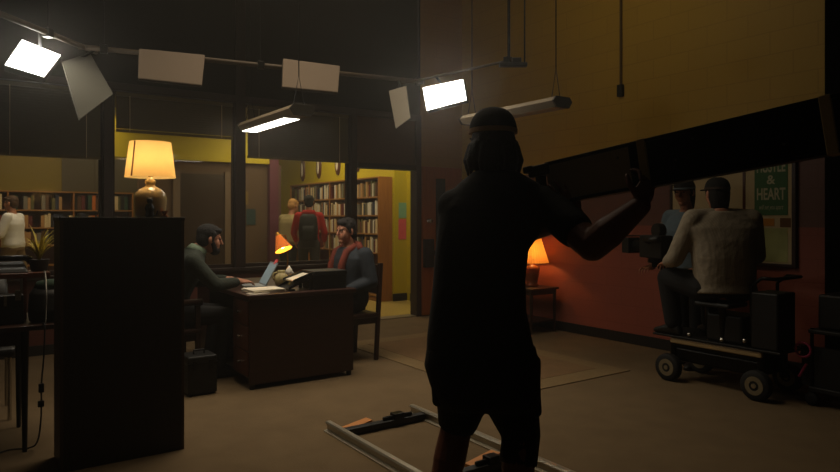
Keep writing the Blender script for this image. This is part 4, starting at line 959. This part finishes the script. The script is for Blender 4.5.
# conduit with switch box on the yellow wall
cd = thing('wall_conduit', 'thin conduit running down the yellow wall to a small dark switch box', 'conduit', (RX, 4.59, 2.66))
MB().cyl((RX - .016, 4.6, 2.80), (RX - .016, 4.6, CZ), .014, n=10).build('pipe', mat('conduit_brown', rgb(90, 64, 28), .5), cd)
MB().box(RX - .05, RX, 4.565, 4.63, 2.67, 2.80).build('switch_box', M_black, cd, bevel=.006)

# ------------------------------------------------------------------ hanging pipes, lamps and panels
M_pipe = mat('pipe_steel', rgb(66, 52, 34), .7)
def pipe(a, b, label, r=.022, drops=(.1, .9)):
    t = thing('lighting_pipe', label, 'pipe', (a + b) / 2, 0, 'hanging pipes of the lighting rig')
    MB().cyl(a, b, r, n=12).build('tube', M_pipe, t, smooth=True)
    for s_ in drops:
        p = a.lerp(b, s_); MB().cyl(p + U * .0, V((p.x, p.y, CZ)), .006, n=8).build('drop_wire', M_blackmetal, t)
        MB().obox(p, (b - a).normalized() * .03, (b - a).normalized().cross(U) * .032, U * .034).build('clamp', M_blackmetal, t, bevel=.006)
    return t
PZ = 2.75
def atz(x, y, z=PZ): 
    d = FPX * (EYE - z) / (y - 218); return at(x, y, d)
pipe(atz(-60, -10), atz(96, 52), 'steel pipe hung over the lit panel at the far left', drops=(.12, .62))
pipe(atz(78, 46.5), atz(424, 82), 'long steel pipe the row of light panels hangs from, in front of the windows', drops=(.06, .47, .98))
pipe(atz(400, 84, 2.72), atz(512, 60, 2.72), 'short steel pipe from the bright right panel towards the yellow wall', r=.013, drops=(.97,))
M_lit = emit_mat('panel_lit', (1, .97, .9, 1), 7)
M_off = mat('diffuser_off_added_glow', rgb(112, 95, 76), .7, var=.08, scale=4, emit=.006, ecol=(1, .75, .5, 1))  # faint emission put in for light falling on the unlit diffusers
M_off2 = mat('diffuser_cloth', rgb(170, 162, 146), .8, var=.05, scale=4)
def panel(label, corners, ds, front, name='light_panel', th=.05, rim=.0, hang=None, rounded=.0, dz=0):
    """corners: four picture-plane directions with depths -> a real tilted slab"""
    P = [at(x, y, d) for (x, y), d in zip(corners, ds)]
    eye = V((0, 0, EYE)); pn = (P[1] - P[0]).cross(P[2] - P[0]); r3 = P[3] - eye; P[3] = eye + r3 * ((P[0] - eye).dot(pn) / r3.dot(pn))   # keep the slab flat
    cc = sum(P, V()) / 4; n_ = (P[1] - P[0]).cross(P[3] - P[0]).normalized()
    if n_.dot(cc - V((0, 0, EYE))) < 0: n_ = -n_      # n_ points away from the viewer
    t = thing(name, label, 'light panel' if name == 'light_panel' else 'flag', cc, 0, 'light panels on the rig' if name == 'light_panel' else None)
    Q = [cc + (p - cc) * (1 + rim) for p in P]
    MB().hexa(Q + [q + n_ * th for q in Q]).build('housing', M_black, t, bevel=rounded or .006, seg=3)
    MB().hexa([p - n_ * .004 for p in P] + [p + n_ * .01 for p in P]).build('diffuser', front, t, bevel=rounded, seg=4)
    if hang is not None:
        b = (P[0] + P[1]) / 2 + n_ * (th + .006); k_ = MB(); k_.tube([b, b.lerp(hang, .5) + n_ * .02, hang], .011, 8); k_.build('hanger', M_blackmetal, t, smooth=True)
    return t, cc, n_
tl_, cl, nl = panel('bright square light panel tilted down at the far left of the rig', [(22, 40), (60.5, 55.5), (44, 77), (5, 65)], [5.2, 5.25, 4.95, 4.9], M_lit, hang=atz(40, 30), rim=.03)
panel('grey cloth diffusion frame hanging beside the bright left panel', [(62, 62), (90, 53.5), (113, 94), (79, 120)], [5.25, 5.45, 5.4, 5.2], mat('grey_cloth', rgb(104, 102, 92), .9, var=.15, scale=3), name='diffusion_frame', th=.012, hang=atz(96, 49.5))
panel('unlit rounded light panel above the lamp on the cabinet', [(139, 48.5), (205, 55), (202, 85.5), (138, 78.5)], [5.45, 5.65, 5.55, 5.35], M_off, hang=atz(172, 57), rounded=.02)
panel('unlit light panel above the bearded man, second of the two off', [(283, 58.5), (340, 66), (338, 92.5), (282, 87)], [6.0, 6.2, 6.1, 5.9], M_off, hang=atz(312, 70), rounded=.01)
panel('narrow grey diffusion frame beside the bright right panel', [(389, 91), (406, 86), (410, 118), (396, 128.5)], [6.45, 6.3, 6.25, 6.4], M_off2, name='diffusion_frame', th=.015, hang=atz(398, 80))
tr_, cr_, nr_ = panel('bright light panel in the centre of the rig behind the cap of the man', [(423, 88), (463, 79.5), (466.5, 100), (427, 110.5)], [6.2, 6.05, 5.95, 6.1], M_lit, hang=atz(436, 77, 2.72), rim=.03)
cl2 = MB(); hp = atz(513, 59, 2.72); 
gt = thing('rig_clamp', 'dark clamp bracket hanging on thin rods in front of the yellow wall', 'clamp', hp)
MB().obox(hp - U * .05, R * .12, F * .03, U * .018).obox(hp + R * .03 - U * .02, R * .04, F * .025, U * .03).build('bracket', M_black, gt, bevel=.006)
for o in (-.03, .1): MB().cyl(hp + R * o - U * .03, V(((hp + R * o).x, (hp + R * o).y, CZ)), .007, n=8).build('rod', M_blackmetal, gt)
mb = MB(); hexp = lambda x, z: [(x - .105, z + .05), (x - .075, z + .085), (x + .075, z + .085), (x + .105, z + .05), (x + .07, z), (x - .07, z)]
def pendant(label, x, y0, z, lit):
    t = thing('pendant_light', label, 'pendant light', (x, y0 + .61, z), 0, 'linear pendant lights')
    body = [V((a, y0, b)) for a, b in hexp(x, z)]
    MB().prism(body, (0, 1.22, 0)).build('housing', mat('pendant_white', rgb(118, 104, 82), .6), t, bevel=.004)
    for y in (y0 - .02, y0 + 1.22): MB().prism([V((x + (a - x) * 1.06, y, z + .04 + (b - z - .04) * 1.08)) for a, b in hexp(x, z)], (0, .02, 0)).build('end_cap', mat('pendant_cap', rgb(44, 38, 24), .6), t, bevel=.003)
    if lit:
        MB().prism([V((x - .066, y0 + .2, z - .004)), V((x + .066, y0 + .2, z - .004)), V((x + .072, y0 + .2, z + .004)), V((x - .072, y0 + .2, z + .004))], (0, .99, 0)).build('lens', emit_mat('tube_lit', (1, .95, .84, 1), 6), t)
    else:
        MB().prism([V((x - .066, y0 + .03, z - .004)), V((x + .066, y0 + .03, z - .004)), V((x + .072, y0 + .03, z + .004)), V((x - .072, y0 + .03, z + .004))], (0, 1.16, 0)).build('lens', mat('tube_off', rgb(150, 136, 112), .5), t)
    for y in (y0 + .06, y0 + 1.16):
        MB().cyl((x, y, z + .32), (x, y, CZ), .005, n=8).build('cable', M_blackmetal, t)
        MB().tube([(x - .05, y, z + .084), (x, y, z + .33), (x + .05, y, z + .084)], .004, 6).build('cable_fork', M_blackmetal, t)
    return t
pendant('lit linear pendant light hanging over the desk', 2.21, 4.86, 2.175, True)
pendant('unlit linear pendant light hanging in front of the yellow wall', 4.02, 3.76, 2.26, False)

# ------------------------------------------------------------------ left edge: table, hutch, phone, plant, bag, chair
tb = thing('work_table', 'dark work table at the left edge behind the tall cabinet', 'table', (-.1, 4.66, 0))
MB().box(-.75, .58, 4.36, 4.98, .70, .73).build('table_top', M_dwood, tb, bevel=.005)
for x in (-.71, .27):
    for y in (4.40, 4.94): MB().cyl((x, y, 0), (x, y, .7), .013, .022, 12).build('leg', M_black, tb)
MB().box(-.7, .27, 4.39, 4.41, .62, .70).build('apron', M_dwood, tb)
ht = thing('desk_hutch', 'brown wooden desk shelf standing on the work table under the telephone', 'shelf', (0, 4.75, .73))
HZ = 1.015
MB().box(-.6, .42, 4.62, 4.9, HZ - .03, HZ).build('shelf', M_dwood2, ht, bevel=.003)
for x in (-.6, .275, .40): MB().box(x, x + .02, 4.63, 4.89, .731, HZ - .03).build('side_panel', M_dwood2, ht)
ph = thing('telephone', 'black desk telephone on top of the brown desk shelf', 'telephone', (.06, 4.76, HZ))
mb = MB(); mb.hexa([(.13, 4.66, HZ), (.31, 4.66, HZ), (.31, 4.84, HZ), (.13, 4.84, HZ), (.145, 4.68, HZ + .025), (.295, 4.68, HZ + .025), (.29, 4.83, HZ + .065), (.15, 4.83, HZ + .065)]); mb.build('telephone_base', M_black, ph, bevel=.008)
mb = MB(); mb.tube([(.115, 4.77, HZ + .068), (.145, 4.77, HZ + .085), (.295, 4.77, HZ + .085), (.325, 4.77, HZ + .068)], [.026, .018, .018, .026], 12); mb.build('handset', mat('phone_gloss', rgb(20, 20, 22), .15), ph, smooth=True)
tag(MB().box(.04, .26, 4.64, 4.84, .7315, .76).build('paper_stack', mat('pinkish_paper', rgb(190, 130, 116), .8), None, bevel=.003), 'pinkish stack of paper on the work table under the desk shelf', 'paper')
MBk = thing('desk_organizer', 'dark desk organizer with metal clips on the work table', 'organizer', (-.07, 4.55, .73))
MB().box(.14, .27, 4.47, 4.60, .731, .90).build('box', M_black, MBk, bevel=.006); MB().box(.225, .255, 4.455, 4.472, .87, .93).build('clip', M_chrome, MBk); MB().box(.17, .185, 4.46, 4.472, .84, .9).build('clip', M_chrome, MBk)
bg = MB(); bg.oval([((.42, 4.52, .731), (.12, 0, 0), (0, .1, 0)), ((.42, 4.52, .80), (.13, 0, 0), (0, .11, 0)), ((.42, 4.53, .90), (.12, 0, 0), (0, .09, 0)), ((.42, 4.54, .955), (.08, 0, 0), (0, .05, 0)), ((.42, 4.54, .965), (.04, 0, 0), (0, .03, 0))], 20, 2.6)
bag = thing('duffel_bag', 'black bag with a green top on the work table by the cabinet', 'bag', (.42, 4.52, .73)); bg.build('bag_body', M_black, bag, remesh=.01)
MB().oval([((.42, 4.535, .925), (.1, 0, 0), (0, .075, 0)), ((.42, 4.538, .968), (.08, 0, 0), (0, .055, 0)), ((.42, 4.54, .978), (.03, 0, 0), (0, .02, 0))], 18, 2.4).build('bag_top', mat('dark_green_cloth', rgb(28, 52, 36), .85), bag, smooth=True)
pt = thing('potted_plant', 'potted plant with long yellow-green arching leaves beside the telephone', 'plant', (.37, 4.76, HZ))
MB().lathe([(.04, 0), (.046, .005), (.058, .07), (.06, .075), (.053, .075), (.045, .06)], (.37, 4.76, HZ), 20).build('pot', mat('dark_pot', rgb(40, 30, 24), .7), pt, smooth=True)
mb = MB(); M_leaf = mat('yellow_green_leaf', rgb(196, 178, 56), .5, var=.35, scale=20)
for i in range(44):
    a = rnd.uniform(0, 2 * PI); ln = rnd.uniform(.16, .34); d = V((math.cos(a), math.sin(a) * .6, 0)); p = V((.37, 4.76, HZ + .06)); w = d.cross(U).normalized()
    prev = None; lean_ = rnd.uniform(.25, .85)
    for k_ in range(7):
        s_ = k_ / 6; q = p + d * ln * lean_ * s_ * (.5 + .6 * s_) + U * ln * (1.1 * s_ - (.2 + .6 * lean_) * s_ * s_); wd = .0075 * (1 - s_) + .0008
        cur = (mb.bm.verts.new(q - w * wd), mb.bm.verts.new(q + w * wd))
        if prev: mb.face([prev[0], prev[1], cur[1], cur[0]])
        prev = cur
mb.build('leaves', M_leaf, pt, smooth=True)
cbm = MB(); cp = [V((.36, 4.37, .735)), V((.365, 4.33, .72)), V((.36, 4.33, .55)), V((.348, 4.32, .40)), V((.345, 4.32, .2)), V((.33, 4.36, .06)), V((.29, 4.42, .012)), V((.18, 4.46, .007)), V((.0, 4.3, .007))]
cable = thing('power_cable', 'black power cable with inline plugs hanging off the work table to the carpet', 'cable', (.30, 4.3, 0))
def cat_spline(P, n=8):
    out = []
    for i in range(len(P) - 1):
        p0, p1, p2, p3 = P[max(i - 1, 0)], P[i], P[i + 1], P[min(i + 2, len(P) - 1)]
        for k_ in range(n):
            t_ = k_ / n; out.append(.5 * ((2 * p1) + (p2 - p0) * t_ + (2 * p0 - 5 * p1 + 4 * p2 - p3) * t_ * t_ + (3 * p1 - p0 - 3 * p2 + p3) * t_ ** 3))
    return out + [P[-1]]
cbm.tube(cat_spline(cp), .0045, 8).build('cord', M_rubber, cable, smooth=True)
MB().obox((.347, 4.32, .375), (.014, 0, 0), (0, .012, 0), (0, 0, .026)).build('adaptor', M_black, cable, bevel=.004)
MB().obox((.345, 4.318, .285), (.016, 0, 0), (0, .013, 0), (0, 0, .018)).build('plug', M_black, cable, bevel=.004)
wc = MB(); tag(wc.tube(cat_spline([V((.385, 4.64, HZ + .004)), V((.39, 4.60, HZ - .0)), V((.378, 4.39, .93)), V((.375, 4.38, .8)), V((.372, 4.372, .735))]), .0035, 6).build('phone_cord', mat('white_cord', rgb(150, 146, 136), .6), None, smooth=True), 'thin pale cord dangling from the desk shelf beside the bag', 'cord')
oc = thing('office_chair', 'dark office chair with a chrome leg behind the work table', 'chair', (.02, 5.35, 0))
MB().box(-.22, .27, 5.12, 5.58, .42, .49).build('seat', M_black, oc, bevel=.03, seg=3)
mb = MB(); mb.oval([((.03, 5.60, .52), (.2, 0, 0), (0, .03, 0)), ((.03, 5.63, .75), (.22, 0, 0), (0, .035, 0)), ((.03, 5.65, .93), (.2, 0, 0), (0, .03, 0))], 20, 3); mb.build('backrest', M_black, oc, smooth=True)
for x in (-.18, .23):
    for y in (5.15, 5.55): MB().cyl((x, y, 0), (x, y, .42), .013).build('leg', M_chrome, oc)
mb = MB(); mb.box(-.02, .08, 5.57, 5.61, .45, .62); mb.build('back_support', M_blackmetal, oc)

# ------------------------------------------------------------------ lights
light('AREA', (1.0, 12.0, 3.1), 40, (1, .78, .5), target=(1.0, 12.6, 0), size=2.0)
light('AREA', (4.6, 10.6, 3.1), 32, (1, .82, .52), target=(5.0, 10.6, 0), size=1.6)
light('AREA', (4.9, 8.2, 3.05), 22, (1, .84, .5), target=(5.2, 9.5, .6), size=.8)
light('AREA', (3.0, 13.0, 3.1), 8, (1, .8, .45), target=(3.0, 14, 2.6), size=1.5)
light('AREA', cl + nl * -.03, 8, (1, .92, .76), target=V((2.0, 3.8, 0)), size=.3)
light('AREA', cr_ + nr_ * -.03, 9, (1, .92, .76), target=V((2.9, 3.6, 0)), size=.3)
light('AREA', (2.21, 5.44, 2.15), 4.5, (1, .88, .68), target=(2.24, 5.44, 0), size=.14, size_y=1.1)
light('AREA', (2.2, 4.8, 4.6), 40, (1, .83, .6), target=(2.2, 4.6, 0), size=2.2, spread=1.75)
light('AREA', (3.0, 3.9, 4.4), 7.5, (1, .84, .52), target=(5.9, 4.7, 4.0), size=1.2, spread=2.3)  # wash light added to lift the yellow upper wall, no fixture here
light('AREA', (-1.5, -2.2, 2.6), 1.2, (1, .84, .6), target=(3.0, 5.0, 1.2), size=3)  # weak fill added behind the camera, no fixture here
w = bpy.data.worlds.new('world'); scene.world = w; w.use_nodes = True
wn = w.node_tree; wn.nodes['Background'].inputs[0].default_value = (1, .8, .55, 1); wn.nodes['Background'].inputs[1].default_value = .004
vs = wn.nodes.new('ShaderNodeVolumeScatter'); vs.inputs['Density'].default_value = .011; vs.inputs['Anisotropy'].default_value = .75; vs.inputs['Color'].default_value = (1, .95, .85, 1)
wn.links.new(vs.outputs[0], wn.nodes['World Output'].inputs['Volume'])

cam = bpy.data.cameras.new('camera'); co = bpy.data.objects.new('camera', cam); col.objects.link(co)
co.location = (0, 0, EYE); co.rotation_euler = (PI / 2, 0, -ANG)
cam.sensor_width = 36; cam.lens = FPX / 840 * 36; cam.shift_y = -18 / 840; cam.clip_start = .05
scene.camera = co
scene.view_settings.view_transform = 'Standard'; scene.view_settings.look = 'None'; scene.view_settings.exposure = 0
scene.cycles.max_bounces = 8; scene.cycles.transparent_max_bounces = 16
